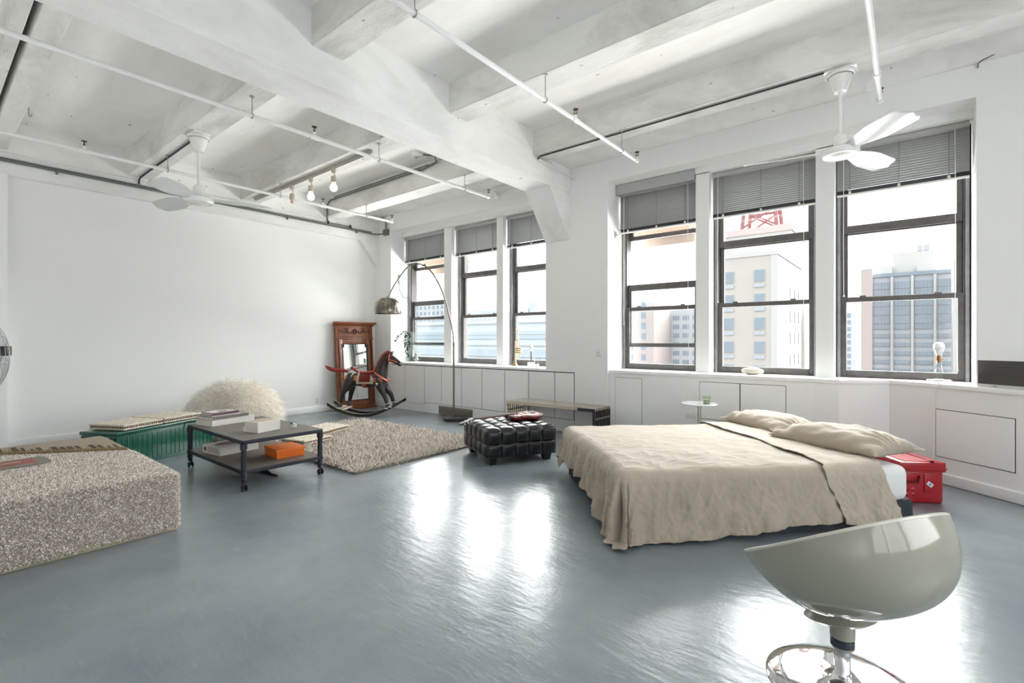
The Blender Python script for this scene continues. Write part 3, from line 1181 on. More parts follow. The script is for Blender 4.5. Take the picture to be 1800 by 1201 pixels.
tube(b, [(0.01, 0, 0.0), (0.05, 0, 0.0), (0.07, 0.01, 0.04), (0.05, 0.02, 0.08)], 0.008, 8)
obj('hook', b, M_hookm, t)
# bare wire stub at the top of the right pier
t = thing('wire_stub', 'bare wire stub bent out at the top of the right pier', 'wire', (0.49, 6.11, 3.86))
b = nb()
tube(b, [(0, 0, -0.03), (0.0, -0.02, 0.0), (0.03, -0.05, 0.012), (0.10, -0.10, 0.014)], 0.006, 6)
obj('wire', b, M_slot, t)
# hook in the slab near the left wall
t = thing('ceiling_hook', 'small steel hook in the ceiling corner above the left wall', 'hook', (-7.9, 0.85, 4.05))
b = nb()
tube(b, [(0, 0, 0), (0, 0, -0.08), (0.015, 0.01, -0.11), (0.04, 0.02, -0.10), (0.045, 0.02, -0.075)], 0.005, 6)
obj('hook', b, M_steel, t)
# ================================================================ furniture and things
M_chrome = mat('chrome', (0.78, 0.78, 0.79, 1), rough=0.06, metal=1.0)
M_brushed = mat('brushed_steel', rgb(132, 125, 115), rough=0.28, metal=1.0, var=0.25, vscale=30, stretch=(8, 8, 0.3))
M_darkmetal = mat('charcoal_metal', rgb(44, 48, 58), rough=0.42, metal=0.3)

# ---------------------------------------------------------------- bed
BA = radians(45)
bed = thing('bed', 'low double bed on a dark skirted base in front of the right windows', 'bed', (-1.50, 2.99, 0), BA)
BLn, BW, BT = 2.15, 1.75, 0.45
M_skirt = mat('charcoal_skirt', rgb(58, 62, 68), rough=0.85, var=0.3, vscale=10, bump=0.3, bscale=30)
M_sheet = mat('white_sheet', (0.80, 0.80, 0.80, 1), rough=0.8, bump=0.25, bscale=14)


def wavy_box(bm, x0, x1, y0, y1, z0, z1, amp, freq, rad=0.08, nz=8, seed=0.0):
    """box-spring with a skirt: rounded rectangle walls that ripple towards the hem"""
    loop = []
    per = []
    n_e = 60
    cs = [(x1 - rad, y0 + rad, -90), (x1 - rad, y1 - rad, 0), (x0 + rad, y1 - rad, 90), (x0 + rad, y0 + rad, 180)]
    for ci, (cx, cy, a0) in enumerate(cs):
        for k in range(9):
            a = radians(a0 + 90 * k / 8)
            loop.append((cx + rad * cos(a), cy + rad * sin(a), cos(a), sin(a)))
        nx = cs[(ci + 1) % 4]
        a = radians(a0 + 90)
        p = (cx + rad * cos(a), cy + rad * sin(a))
        q = (nx[0] + rad * cos(a), nx[1] + rad * sin(a))
        for k in range(1, n_e):
            t = k / n_e
            loop.append((p[0] + (q[0] - p[0]) * t, p[1] + (q[1] - p[1]) * t, cos(a), sin(a)))
    n = len(loop)
    rings = []
    for j in range(nz + 1):
        f = j / nz
        z = z1 + (z0 - z1) * f
        rg = []
        for i, (x, y, nx_, ny_) in enumerate(loop):
            w = amp * f * (sin(i * freq + seed) + 0.5 * sin(i * freq * 2.3 + 1 + seed))
            inset = -0.02 * (1 - min(1, f * 6)) ** 2
            rg.append(bm.verts.new((x + nx_ * (w + inset), y + ny_ * (w + inset), z)))
        rings.append(rg)
    for A, B_ in zip(rings, rings[1:]):
        for i in range(n):
            bm.faces.new((A[i], A[(i + 1) % n], B_[(i + 1) % n], B_[i]))
    bm.faces.new(rings[0])
    bm.faces.new(list(reversed(rings[-1])))
    bmesh.ops.recalc_face_normals(bm, faces=bm.faces)


b = nb()
wavy_box(b, 0.02, BLn + 0.07, 0.02, BW - 0.02, 0.005, 0.20, 0.008, 0.55)
obj('base', b, M_skirt, bed)
b = nb()
box(b, 0.01, BLn, 0.01, BW - 0.01, 0.195, BT, bev=0.06, seg=4)
obj('mattress', b, M_sheet, bed)
M_linen = mat('beige_cotton', rgb(176, 164, 148), rough=0.88, var=0.08, vscale=6, bump=0.16, bscale=26, stretch=(1.0, 1.0, 1.0), sheen=0.15)
M_linen2 = mat('beige_cotton_hem', rgb(184, 172, 156), rough=0.88, var=0.08, vscale=6, bump=0.16, bscale=26, sheen=0.15)


def drape(a, bq, off, a_end, seed):
    """cloth lying over the mattress; a along the bed from the foot, bq across from the near side"""
    r = 0.085
    ca = max(0.06, a)
    cb = max(0.05, min(BW - 0.05, bq))
    da, db = a - ca, bq - cb
    d = sqrt(da * da + db * db)
    P = Vector((a * 7.0, bq * 7.0, seed))
    nz1 = noise.noise(P * 0.42)
    nz2 = noise.noise(P * 1.1 + Vector((3, 7, 1)))
    # crown and soft wrinkles of the top, fading out over the edge
    e0 = 0.010 * nz1 + 0.020 * sin(pi * min(1, max(0, cb / BW)))
    fade = 1 - smoothstep(0.0, 0.22, d)
    if d < 1e-6:
        z = BT + 0.02 + off
        rg = 1 - abs(noise.noise(Vector((a * 5.5 + bq * 3.0, bq * 10.0 - a * 6.0, seed + 4))))
        z += 0.0035 * (rg ** 4) * smoothstep(-0.1, 0.5, 0.6 - bq + 0.5 * (a < 0.5)) + 0.003 * rg ** 3
        z += 0.006 * nz2 + e0
        return Vector((ca, cb, z))
    ux, uy = da / d, db / d
    R = r
    if d < R * pi / 2:
        out = R * sin(d / R)
        drop = R * (1 - cos(d / R))
    else:
        e = d - R * pi / 2
        out = R + 0.10 * e
        drop = R + e * 0.985
    # tangent coordinate for the hanging folds
    t = (a if abs(uy) > abs(ux) else bq) if abs(abs(ux) - abs(uy)) > 0.75 else math.atan2(uy, ux) * 0.38 + a * 0.3
    dirt = t + 0.38 * drop          # folds run slantwise
    amp = 0.027 * smoothstep(0.04, 0.38, d)
    if db < 0 and abs(ux) < 0.3:
        fold = sin(dirt * 13 + 1.6 * nz1) + 0.45 * sin(t * 31 + 2 * nz2)
        amp *= 0.62
    elif da < 0 and abs(uy) < 0.4:
        fold = sin(t * 21 + 1.2 * nz1) + 0.5 * sin(t * 47 + 2 * nz2)
        amp *= 1.0
    else:
        fold = sin(math.atan2(uy, ux) * 9 + 1.0 * nz1) * 1.5
        amp *= 1.25
    rgd = 1 - abs(noise.noise(Vector((dirt * 11.0, drop * 4.2 + t * 1.5, seed + 8))))
    rgf = 1 - abs(noise.noise(Vector((t * 24.0 - drop * 9.0, drop * 13.0, seed + 2))))
    out += amp * fold + 0.008 * nz2 + (0.020 * rgd ** 3 + 0.007 * rgf ** 3 - 0.006) * smoothstep(0.02, 0.2, d)
    z = BT + 0.02 + off - drop + 0.006 * nz2 + e0 * fade
    zmin = 0.016 + 0.006 * (1 + fold)
    if z < zmin:
        out += (zmin - z) * 0.55
        z = zmin
    return Vector((ca + ux * (out + off), cb + uy * (out + off), z))


def cloth(name, label, cat, a0, a1, b0, b1, na, nbq, off, m, edge=None, seed=0.0, parent=None):
    b = nb()

    def f(u, v):
        a = a0 + (a1 - a0) * u
        bq = b0 + (b1 - b0) * v
        if edge:
            a, bq = edge(a, bq, u, v)
        return drape(a, bq, off, a1, seed)
    grid(b, f, na, nbq)
    bmesh.ops.recalc_face_normals(b, faces=b.faces)
    o = obj(name, b, m, parent, angle=80)
    if parent is None:
        o.location = (-1.50, 2.99, 0)
        o.rotation_euler = (0, 0, BA)
        tag(o, label, cat)
    sm = o.modifiers.new('thick', 'SOLIDIFY')
    sm.thickness = 0.006
    sm.offset = 1
    return o


def edge_main(a, bq, u, v):
    # hem of the near drop: touches the floor at the foot corner and lifts towards the pillows
    if bq < 0:
        lim = -0.47 + 0.10 * smoothstep(0.2, 1.6, a) - 0.05 * smoothstep(0.5, -0.3, a)
        bq = bq / 0.46 * (-lim)
    if a < 0:
        lim = 0.43 - 0.15 * smoothstep(0.1, 0.9, bq)
        a = a / 0.46 * lim
    return a, bq


bl = cloth('blanket', 'rumpled beige cotton blanket draped over the bed to the floor', 'blanket', -0.46, 1.72, -0.46, BW + 0.30, 230, 270, 0.0, M_linen, edge_main, 1.3)


def edge_hem(a, bq, u, v):
    if bq < 0:
        bq = bq / 0.46 * (0.40 + 0.05 * u)
        a += 0.13 * smoothstep(0.0, 0.45, -bq) - 0.02
    a += 0.012 * sin(bq * 9)
    return a, bq


hm = cloth('turned_down_edge', '', '', 1.46, 1.90, -0.46, BW + 0.28, 64, 240, 0.016, M_linen2, edge_hem, 5.1, parent=bl)


def pillow(label, loc, rotz, L, Wd, T, seed, tilt=0):
    b = nb()
    n = 46

    def side(sgn):
        def f(u, v):
            s, t = 2 * u - 1, 2 * v - 1
            es, et = 1 - abs(s) ** 2.6, 1 - abs(t) ** 2.6
            h = T * (max(0, es) ** 0.55) * (max(0, et) ** 0.55)
            # ears: corners stay out, edges pull in
            px = s * (1 - 0.075 * (1 - t * t) * abs(s) ** 3)
            py = t * (1 - 0.10 * (1 - s * s) * abs(t) ** 3)
            P = Vector((px * 2.2, py * 2.2, seed + sgn))
            wr = noise.noise(P * 1.3) * 0.5 + noise.noise(P * 3.1) * 0.25
            # wrinkles radiating from the ends
            ang = math.atan2(t, 1.15 - abs(s))
            wr2 = sin(ang * 13 + seed * 3 + 2 * noise.noise(P)) * smoothstep(0.35, 0.9, abs(s)) * (1 - abs(s) ** 6)
            wr3 = sin(s * 15 + 3 * noise.noise(P * 0.8)) * smoothstep(0.45, 0.95, abs(t)) * (1 - abs(t) ** 6)
            h2 = h * (1 + 0.26 * wr) + (0.016 * wr2 + 0.012 * wr3) * min(1, h / 0.03)
            if sgn < 0:
                h2 *= 0.45
            return Vector((px * L / 2, py * Wd / 2, sgn * h2))
        return f
    grid(b, side(1), n, n)
    f2 = grid(b, side(-1), n, n)
    bmesh.ops.remove_doubles(b, verts=b.verts, dist=1e-5)
    bmesh.ops.recalc_face_normals(b, faces=b.faces)
    o = obj('pillow', b, M_linen, None, angle=80)
    o.location = loc
    o.rotation_euler = (radians(tilt), 0, rotz)
    return tag(o, label, 'pillow', 'beige pillows at the head of the bed')


def bedpt(a, bq, z):
    u_, v_ = Vector((cos(BA), sin(BA), 0)), Vector((-sin(BA), cos(BA), 0))
    q = Vector((-1.50, 2.99, 0)) + a * u_ + bq * v_
    return (q.x, q.y, z)


pillow('nearer plump beige pillow with a pointed corner over the red trunk', bedpt(2.03, 0.52, 0.525), BA + radians(-74), 0.90, 0.58, 0.135, 2.0, 0)
pillow('farther flatter beige pillow, half behind the plump one', bedpt(2.00, 1.40, 0.525), BA + radians(-86), 0.86, 0.54, 0.115, 9.0, 0)

# ---------------------------------------------------------------- red trunk
M_red = mat('red_painted_metal', rgb(166, 8, 26), rough=0.35, coat=0.3)
tr = thing('metal_chest', 'red painted metal trunk between the bed head and the slanted wall', 'trunk', (-0.04, 5.175, 0), radians(33.7))
b = nb()
box(b, 0, 0.33, 0.012, 0.85, 0.0, 0.275, bev=0.022, seg=3)
obj('body', b, M_red, tr)
b = nb()
box(b, -0.010, 0.340, 0.0, 0.86, 0.262, 0.345, bev=0.010, seg=2)
box(b, -0.014, 0.344, -0.006, 0.866, 0.285, 0.298, bev=0.003, seg=1)
obj('lid', b, M_red, tr)
b = nb()
box(b, 0.03, 0.30, 0.02, 0.84, 0.342, 0.351, bev=0.004, seg=1)
obj('lid_panel', b, M_red, tr)
b = nb()
tube(b, [(0.235, 0.0, 0.352), (0.235, 0.84, 0.352)], 0.006, 6)
box(b, 0.225, 0.25, 0.0, 0.02, 0.335, 0.362, bev=0.003, seg=1)
obj('hasp_rod', b, mat('dark_red_rod', rgb(110, 22, 30), rough=0.4), tr)
b = nb()
box(b, 0.0, 0.14, -0.001, 0.015, 0.165, 0.25, bev=0.006)
hp_ = obj('handle_plate', b, M_red, tr)
b = nb()
tube(b, [(0.012, 0.004, 0.235), (0.012, -0.008, 0.23), (0.022, -0.014, 0.185), (0.115, -0.014, 0.185), (0.128, -0.008, 0.23), (0.128, 0.004, 0.235)], 0.006, 8)
obj('handle', b, mat('dark_handle', rgb(70, 14, 22), rough=0.4), hp_)
b = nb()
box(b, 0.175, 0.26, 0.004, 0.016, 0.09, 0.255, bev=0.005)
obj('pressed_panel', b, M_red, tr)
b = nb()
Ms = Matrix.Translation((0.215, 0.002, 0.165)) @ rot('Y', 38)
box(b, -0.024, 0.024, -0.003, 0.003, -0.016, 0.016, M=Ms)
st_ = obj('sticker', b, mat('white_sticker', rgb(222, 222, 230), rough=0.6), tr, smooth=False)
st_['label'] = 'small white sticker'
b = nb()
box(b, -0.010, 0.010, -0.0040, -0.0025, -0.008, 0.008, M=Ms)
obj('mark', b, mat('blue_mark', rgb(120, 130, 190), rough=0.6), st_, smooth=False)
b = nb()
for qx in (0.045, 0.095):
    for qz in (0.075, 0.115):
        lathe(b, [(0, 0.006), (0.014, 0.004), (0.02, 0.0)], 14, Matrix.Translation((qx, 0.012, qz)) @ rot('X', 90))
obj('embossed_letters', b, M_red, tr)

# ---------------------------------------------------------------- scoop chair
M_shell = mat('ivory_gloss_shell', rgb(160, 158, 143), rough=0.12, spec=0.55, coat=0.6, coat_rough=0.04, var=0.05, vscale=4)
M_shell_in = mat('ivory_cone', rgb(160, 157, 143), rough=0.25, coat=0.3)
ch = thing('scoop_chair', 'glossy ivory scoop chair on a round chrome pedestal in the foreground', 'chair', (-0.20, 2.29, 0))
TL = 29.2
e1 = Vector((0.82 * cos(radians(TL)), -0.572 * cos(radians(TL)), sin(radians(TL))))
e2 = Vector((0.572, 0.82, 0))
nd = Vector((sin(radians(TL)) * 0.82, -sin(radians(TL)) * 0.572, -cos(radians(TL))))
rc = Vector((-0.022, 0.0, 0.585))
CA, CB, CD = 0.372, 0.325, 0.292


def shell_pt(th, s, off=0.0):
    """th around the rim, s from the bottom (0) to the rim (1)"""
    rho = sin(s * pi / 2) ** 0.92
    c, sn = cos(th), sin(th)
    kf = max(0.0, -c) ** 1.5 * rho ** 1.5
    dep = (CD - off) * (max(0.0, 1 - rho ** (2.35 - 0.5 * kf))) ** (1 / 2.15 + 0.32 * kf)
    egg = 1.0 + 0.06 * c
    p = (CA - off) * math.copysign(abs(c) ** 0.92, c) * rho
    q = (CB - off) * math.copysign(abs(sn) ** 0.95, sn) * egg * rho
    p += 0.045 * (1 - rho * rho)
    rise = 0.012 * (c * c) * rho ** 4 - 0.006 * rho ** 4
    return rc + e1 * p + e2 * q + nd * (dep - rise)


b = nb()
n1, n2 = 96, 40
outer = [[None] * n1 for _ in range(n2)]
inner = [[None] * n1 for _ in range(n2)]
for j in range(n2):
    s = max(0.02, j / (n2 - 1))
    for i in range(n1):
        th = 2 * pi * i / n1
        outer[j][i] = b.verts.new(shell_pt(th, s))
        inner[j][i] = b.verts.new(shell_pt(th, s, 0.011))
for L_, fl in ((outer, 1), (inner, 0)):
    for j in range(n2 - 1):
        for i in range(n1):
            q = (L_[j][i], L_[j][(i + 1) % n1], L_[j + 1][(i + 1) % n1], L_[j + 1][i])
            b.faces.new(q if fl else tuple(reversed(q)))
    b.faces.new(L_[0])
for i in range(n1):
    b.faces.new((outer[-1][i], outer[-1][(i + 1) % n1], inner[-1][(i + 1) % n1], inner[-1][i]))
bmesh.ops.recalc_face_normals(b, faces=b.faces)
obj('shell', b, M_shell, ch, angle=60)
# rim bead
b = nb()
tube(b, [shell_pt(2 * pi * i / 96, 1.0, 0.005) for i in range(96)], 0.0072, 8, closed=True)
obj('rim', b, mat('ivory_rim', rgb(206, 203, 190), rough=0.2, coat=0.4), ch)
b = nb()
bot = Vector((0.0, 0.0, 0.275))


def flange(u, v):
    a = 2 * pi * u
    r = 0.115 * v
    c, s = cos(a), sin(a)
    tgt = Vector((r * c * 1.1 + 0.0, r * s, 0))
    # sit on the shell: march the shell for the nearest lower point
    best = None
    z = 0.262 + 1.35 * (tgt.x + 0.10) ** 2 * 0.9 + 1.2 * tgt.y ** 2 - 0.020
    return Vector((tgt.x, tgt.y, z))


# mounting flange: a thin lens under the shell, tilted with it
Mf = Matrix.Translation((-0.005, -0.02, 0.272)) @ Matrix.Rotation(radians(13), 4, Vector((-0.545, -0.838, 0)))
lathe(b, [(0.0, -0.014), (0.05, -0.013), (0.10, -0.004), (0.122, 0.010), (0.10, 0.03), (0.0, 0.034)], 40, Mf)
obj('mounting_flange', b, M_shell_in, ch)
b = nb()
lathe(b, [(0.0, 0.275), (0.043, 0.275), (0.042, 0.197), (0.0, 0.197)], 32)
lathe(b, [(0.0, 0.164), (0.041, 0.164), (0.040, 0.158), (0.032, 0.148), (0.0, 0.147)], 32)
obj('collar', b, M_shell_in, ch)
b = nb()
lathe(b, [(0.0, 0.198), (0.0405, 0.198), (0.0405, 0.188), (0.0395, 0.187), (0.0405, 0.186), (0.0405, 0.164), (0.0, 0.163)], 32)
obj('swivel_ring', b, mat('dark_steel_ring', rgb(78, 84, 92), rough=0.25, metal=0.8), ch)
b = nb()
lathe(b, [(0.0, 0.15), (0.028, 0.15), (0.028, 0.03), (0.0, 0.03)], 32)
obj('pole', b, M_chrome, ch)
b = nb()
lathe(b, [(0.0, 0.052), (0.0295, 0.052), (0.036, 0.046), (0.046, 0.034), (0.07, 0.027), (0.13, 0.024), (0.21, 0.019), (0.255, 0.010), (0.265, 0.003), (0.26, 0.0), (0.0, 0.0)], 64)
obj('base_disc', b, M_chrome, ch)

# ---------------------------------------------------------------- tufted ottoman
M_leather = mat('black_leather', rgb(11, 13, 17), rough=0.36, spec=0.45, coat=0.12, coat_rough=0.15, bump=0.08, bscale=90)
ot = thing('tufted_ottoman', 'square black button-tufted leather ottoman with a guitar lying on it', 'ottoman', (-3.665, 4.44, 0), radians(61.5))
H0, H1, HW = 0.085, 0.375, 0.41


def tuft(u, v, nu, nv, amp):
    a, c = (u * nu) % 1.0, (v * nv) % 1.0
    a, c = 2 * a - 1, 2 * c - 1
    return amp * (max(0, 1 - abs(a) ** 2.4) ** 0.5) * (max(0, 1 - abs(c) ** 2.4) ** 0.5)


def face_panel(name, fpos, nrm, nu, nv, amp, res=14):
    b = nb()
    NU, NV = nu * res + 1, nv * res + 1

    def f(u, v):
        uu, vv = min(u, 0.99999), min(v, 0.99999)
        e = min(1, min(u, 1 - u) * 40) * min(1, min(v, 1 - v) * 40)
        return fpos(u, v) + nrm * (tuft(uu, vv, nu, nv, amp) - 0.0)
    grid(b, f, NU, NV)
    bmesh.ops.recalc_face_normals(b, faces=b.faces)
    return obj(name, b, M_leather, ot, angle=80)


b = nb()
box(b, -HW + 0.02, HW - 0.02, -HW + 0.02, HW - 0.02, H0 - 0.01, H1 - 0.01, bev=0.01)
obj('body', b, M_leather, ot)
face_panel('top_panel', lambda u, v: Vector((HW * (2 * u - 1), HW * (2 * v - 1), H1)), Vector((0, 0, 1)), 5, 5, 0.034)
for k in range(4):
    R_ = Matrix.Rotation(k * pi / 2, 3, 'Z')
    face_panel('side_panel', lambda u, v, R_=R_: R_ @ Vector((HW * (2 * u - 1), -HW, H0 + (H1 - H0) * v)), R_ @ Vector((0, -1, 0)), 5, 2, 0.026)
b = nb()
for z in (H1, H0):
    tube(b, [(-HW, -HW, z), (HW, -HW, z), (HW, HW, z), (-HW, HW, z)], 0.005, 6, closed=True)
obj('piping', b, M_leather, ot)
for sx in (-1, 1):
    for sy in (-1, 1):
        b = nb()
        Ml = Matrix.Translation((sx * 0.33, sy * 0.33, 0))
        prism(b, [(-0.05, -0.05), (0.05, -0.05), (0.05, 0.05), (-0.05, 0.05)], 0.0, 0.09, M=Ml)
        for v in b.verts:
            if v.co.z < 0.01:
                v.co.x = sx * 0.33 + (v.co.x - sx * 0.33) * 0.72
                v.co.y = sy * 0.33 + (v.co.y - sy * 0.33) * 0.72
        obj('leg', b, mat('black_wood_leg', rgb(22, 22, 24), rough=0.35) if (sx, sy) == (-1, -1) else bpy.data.materials['black_wood_leg'], ot, smooth=False)
b = nb()
for i in range(1, 5):
    for j in range(1, 5):
        ball(b, (HW * (2 * i / 5 - 1), HW * (2 * j / 5 - 1), H1 + 0.004), 0.008, 1, (1, 1, 0.6))
o = obj('buttons', b, M_leather, ot)
o['kind'] = 'stuff'

# ---------------------------------------------------------------- guitar on the ottoman
gt = thing('electric_guitar', 'sunburst red electric guitar lying across the black ottoman', 'guitar', (-3.62, 4.69, 0.412), radians(243))


def guitar_outline(n=72):
    # +x towards the headstock, body centred on the origin
    key = [(-0.215, 0.0), (-0.205, 0.075), (-0.165, 0.138), (-0.10, 0.168), (-0.03, 0.155), (0.03, 0.115), (0.075, 0.105), (0.125, 0.125), (0.175, 0.130), (0.21, 0.10), (0.215, 0.045),
           (0.205, 0.02), (0.205, -0.03), (0.165, -0.045), (0.185, -0.085), (0.205, -0.105), (0.20, -0.125), (0.165, -0.132), (0.115, -0.118), (0.07, -0.105), (0.02, -0.115), (-0.04, -0.155), (-0.105, -0.168), (-0.17, -0.138), (-0.207, -0.075)]
    pts = []
    m_ = len(key)
    for i in range(m_):
        p0, p1, p2, p3 = [Vector(key[(i + k) % m_]) for k in (-1, 0, 1, 2)]
        for s in range(4):
            t = s / 4
            pts.append(0.5 * ((2 * p1) + (p2 - p0) * t + (2 * p0 - 5 * p1 + 4 * p2 - p3) * t * t + (-p0 + 3 * p1 - 3 * p2 + p3) * t ** 3))
    return [(p.x, p.y) for p in pts]


def burst_mat():
    m = bpy.data.materials.new('sunburst_lacquer')
    m.use_nodes = True
    nt = m.node_tree
    bs = nt.nodes['Principled BSDF']
    bs.inputs['Roughness'].default_value = 0.42
    bs.inputs['Specular IOR Level'].default_value = 0.25
    tc = nt.nodes.new('ShaderNodeTexCoord')
    mp = nt.nodes.new('ShaderNodeMapping')
    mp.inputs['Scale'].default_value = (4.2, 5.6, 0)
    gr = nt.nodes.new('ShaderNodeTexGradient')
    gr.gradient_type = 'SPHERICAL'
    r = nt.nodes.new('ShaderNodeValToRGB')
    r.color_ramp.elements[0].position = 0.0
    r.color_ramp.elements[0].color = rgb(92, 16, 14)
    r.color_ramp.elements[1].position = 0.75
    r.color_ramp.elements[1].color = rgb(176, 98, 46)
    e = r.color_ramp.elements.new(0.3)
    e.color = rgb(140, 46, 24)
    nt.links.new(tc.outputs['Object'], mp.inputs[0])
    nt.links.new(mp.outputs[0], gr.inputs[0])
    nt.links.new(gr.outputs[0], r.inputs[0])
    nt.links.new(r.outputs[0], bs.inputs['Base Color'])
    return m


out = guitar_outline()
M_cherry = mat('cherry_lacquer', rgb(96, 10, 16), rough=0.15, coat=0.7)
b = nb()
prism(b, out, 0.0, 0.045, bev=0.004)
obj('body', b, M_cherry, gt, angle=50)
b = nb()
prism(b, [(x * 0.985, y * 0.98) for x, y in out], 0.045, 0.053, bev=0.003)
obj('top', b, burst_mat(), gt, angle=50)
b = nb()
tube(b, [(x, y, 0.0465) for x, y in out], 0.003, 5, closed=True)
M_cream = mat('cream_plastic', rgb(214, 208, 190), rough=0.5)
obj('binding', b, M_cream, gt)
M_rose = mat('rosewood', rgb(70, 46, 40), rough=0.4, var=0.3, vscale=20, stretch=(1, 12, 1))
b = nb()
Mn = Matrix.Translation((0.10, 0, 0.058)) @ rot('Y', 2.5)
prism(b, [(0.0, -0.027), (0.56, -0.021), (0.56, 0.021), (0.0, 0.027)], -0.012, 0.004, bev=0.003, M=Mn)
nk = obj('neck', b, M_cherry, gt)
b = nb()
prism(b, [(0.0, -0.0275), (0.545, -0.0215), (0.545, 0.0215), (0.0, 0.0275)], 0.004, 0.009, M=Mn)
obj('fretboard', b, M_rose, nk, smooth=False)
b = nb()
for k in range(20):
    x = 0.545 * (1 - 2 ** (-k / 12)) / (1 - 2 ** (-20 / 12)) * 0.98
    box(b, 0.545 - x - 0.001, 0.545 - x + 0.001, -0.022, 0.022, 0.0088, 0.0105, M=Mn)
o = obj('frets', b, M_steel, nk, smooth=False)
o['kind'] = 'stuff'
b = nb()
Mh = Mn @ Matrix.Translation((0.555, 0, -0.002)) @ rot('Y', 14)
prism(b, [(0, -0.022), (0.03, -0.036), (0.15, -0.044), (0.185, -0.03), (0.172, 0), (0.185, 0.03), (0.15, 0.044), (0.03, 0.036), (0, 0.022)], -0.014, 0.002, bev=0.002, M=Mh)
hs = obj('headstock', b, mat('black_lacquer', rgb(36, 22, 22), rough=0.2, coat=0.5), nk)
for k in range(3):
    for s in (-1, 1):
        b = nb()
        x = 0.05 + 0.04 * k
        tube(b, [(Mh @ Vector((x, s * 0.03, -0.006))), (Mh @ Vector((x, s * 0.058, -0.006)))], 0.003, 6)
        ball(b, Mh @ Vector((x, s * 0.064, -0.006)), 0.010, 1, (1, 1, 1))
        lathe(b, [(0, 0.014), (0.004, 0.013), (0.005, 0.0)], 8, Mh @ Matrix.Translation((x, s * 0.022, 0.0)))
        obj('tuner', b, M_cream, hs)
b = nb()
for s in range(6):
    y = -0.0175 + 0.007 * s
    tube(b, [(-0.10, y * 1.5, 0.066), (0.10, y * 1.3, 0.070), tuple(Mn @ Vector((0.552, y * 0.95, 0.012)))], 0.0007, 4)
o = obj('strings', b, M_steel, gt)
o['kind'] = 'stuff'
for x, cov_ in ((0.055, 1), (-0.035, 1)):
    b = nb()
    box(b, x - 0.019, x + 0.019, -0.042, 0.042, 0.050, 0.062, bev=0.004)
    obj('pickup', b, M_cream, gt)
b = nb()
tube(b, [(-0.085, -0.045, 0.062), (-0.085, 0.045, 0.062)], 0.006, 8)
tube(b, [(-0.12, -0.05, 0.063), (-0.12, 0.05, 0.063)], 0.007, 8)
for y in (-0.04, 0.04):
    tube(b, [(-0.085, y, 0.05), (-0.085, y, 0.062)], 0.005, 8)
    tube(b, [(-0.12, y, 0.05), (-0.12, y, 0.063)], 0.005, 8)
obj('bridge', b, M_chrome, gt)
b = nb()
prism(b, [(0.10, -0.03), (0.115, -0.062), (0.03, -0.085), (-0.07, -0.105), (-0.085, -0.07), (-0.05, -0.046), (0.03, -0.046)], 0.058, 0.061, bev=0.001, seg=1)
obj('pickguard', b, M_cream, gt)
for x, y in ((-0.10, -0.115), (-0.155, -0.095), (-0.095, -0.075 - 0.065), (-0.15, -0.06)):
    b = nb()
    lathe(b, [(0.012, 0.052), (0.011, 0.066), (0.0, 0.067)], 14, Matrix.Translation((x, y, 0)))
    obj('knob', b, mat('amber_knob', rgb(120, 70, 30), rough=0.3) if 'amber_knob' not in bpy.data.materials else bpy.data.materials['amber_knob'], gt)
b = nb()
lathe(b, [(0.018, 0.052), (0.018, 0.055), (0.0, 0.056)], 16, Matrix.Translation((0.155, 0.085, 0)))
tube(b, [(0.155, 0.085, 0.055), (0.165, 0.087, 0.075)], 0.003, 6)
obj('toggle_switch', b, M_cream, gt)

# ---------------------------------------------------------------- slatted steel bench by the wall
bn = thing('steel_bench', 'long polished steel bench with slatted ends by the left cabinet', 'bench', (-3.95, 5.87, 0))
b = nb()
M_benchm = mat('polished_steel', rgb(190, 182, 172), rough=0.22, metal=0.95)
M_bdark = mat('bench_edge', rgb(92, 88, 86), rough=0.25, metal=0.9)
for k in range(9):
    y = -0.20 + k * 0.05
    b = nb()
    box(b, -0.755, 0.755, y - 0.017, y + 0.017, 0.415, 0.45, bev=0.003, seg=1)
    obj('slat', b, M_benchm, bn, smooth=False)
    for x in (-0.745, 0.745):
        b = nb()
        box(b, x - 0.012, x + 0.012, y - 0.010, y + 0.010, 0.0, 0.415)
        obj('end_slat', b, M_bdark if x > 0 else M_benchm, bn, smooth=False)
for x in (-0.745, 0.745):
    b = nb()
    box(b, x - 0.010, x + 0.010, -0.215, 0.215, 0.30, 0.325)
    box(b, x - 0.010, x + 0.010, -0.215, 0.215, 0.0, 0.02)
    obj('cross_bar', b, M_benchm, bn, smooth=False)
b = nb()
box(b, -0.755, 0.757, -0.222, -0.212, 0.412, 0.452)
obj('front_rail', b, M_benchm, bn, smooth=False)
b = nb()
box(b, 0.50, 0.762, -0.228, -0.219, 0.408, 0.45)
box(b, 0.725, 0.765, -0.228, -0.219, 0.0, 0.41)
obj('dark_corner', b, mat('black_rubber', rgb(40, 40, 44), rough=0.5), bn, smooth=False)

# ---------------------------------------------------------------- round side table with a tumbler
sd = thing('side_table', 'small round glass-topped chrome side table behind the bed', 'table', (-1.86, 5.70, 0))
b = nb()
lathe(b, [(0.0, 0.618), (0.19, 0.620), (0.198, 0.628), (0.19, 0.636), (0.0, 0.637)], 48)
obj('top', b, mat('pale_glass_top', (0.72, 0.76, 0.76, 1), rough=0.05, coat=0.8), sd)
b = nb()
lathe(b, [(0.0, 0.62), (0.06, 0.617), (0.03, 0.60), (0.021, 0.57), (0.021, 0.03), (0.03, 0.02), (0.17, 0.012), (0.18, 0.0), (0.0, 0.0)], 40)
obj('pedestal', b, M_chrome, sd)
M_frost = glass_mat('frosted_glass', (0.86, 0.9, 0.84, 1), 0.3, 1.5)
M_clear = glass_mat('clear_glass', (0.96, 0.98, 0.97, 1), 0.02, 1.5)


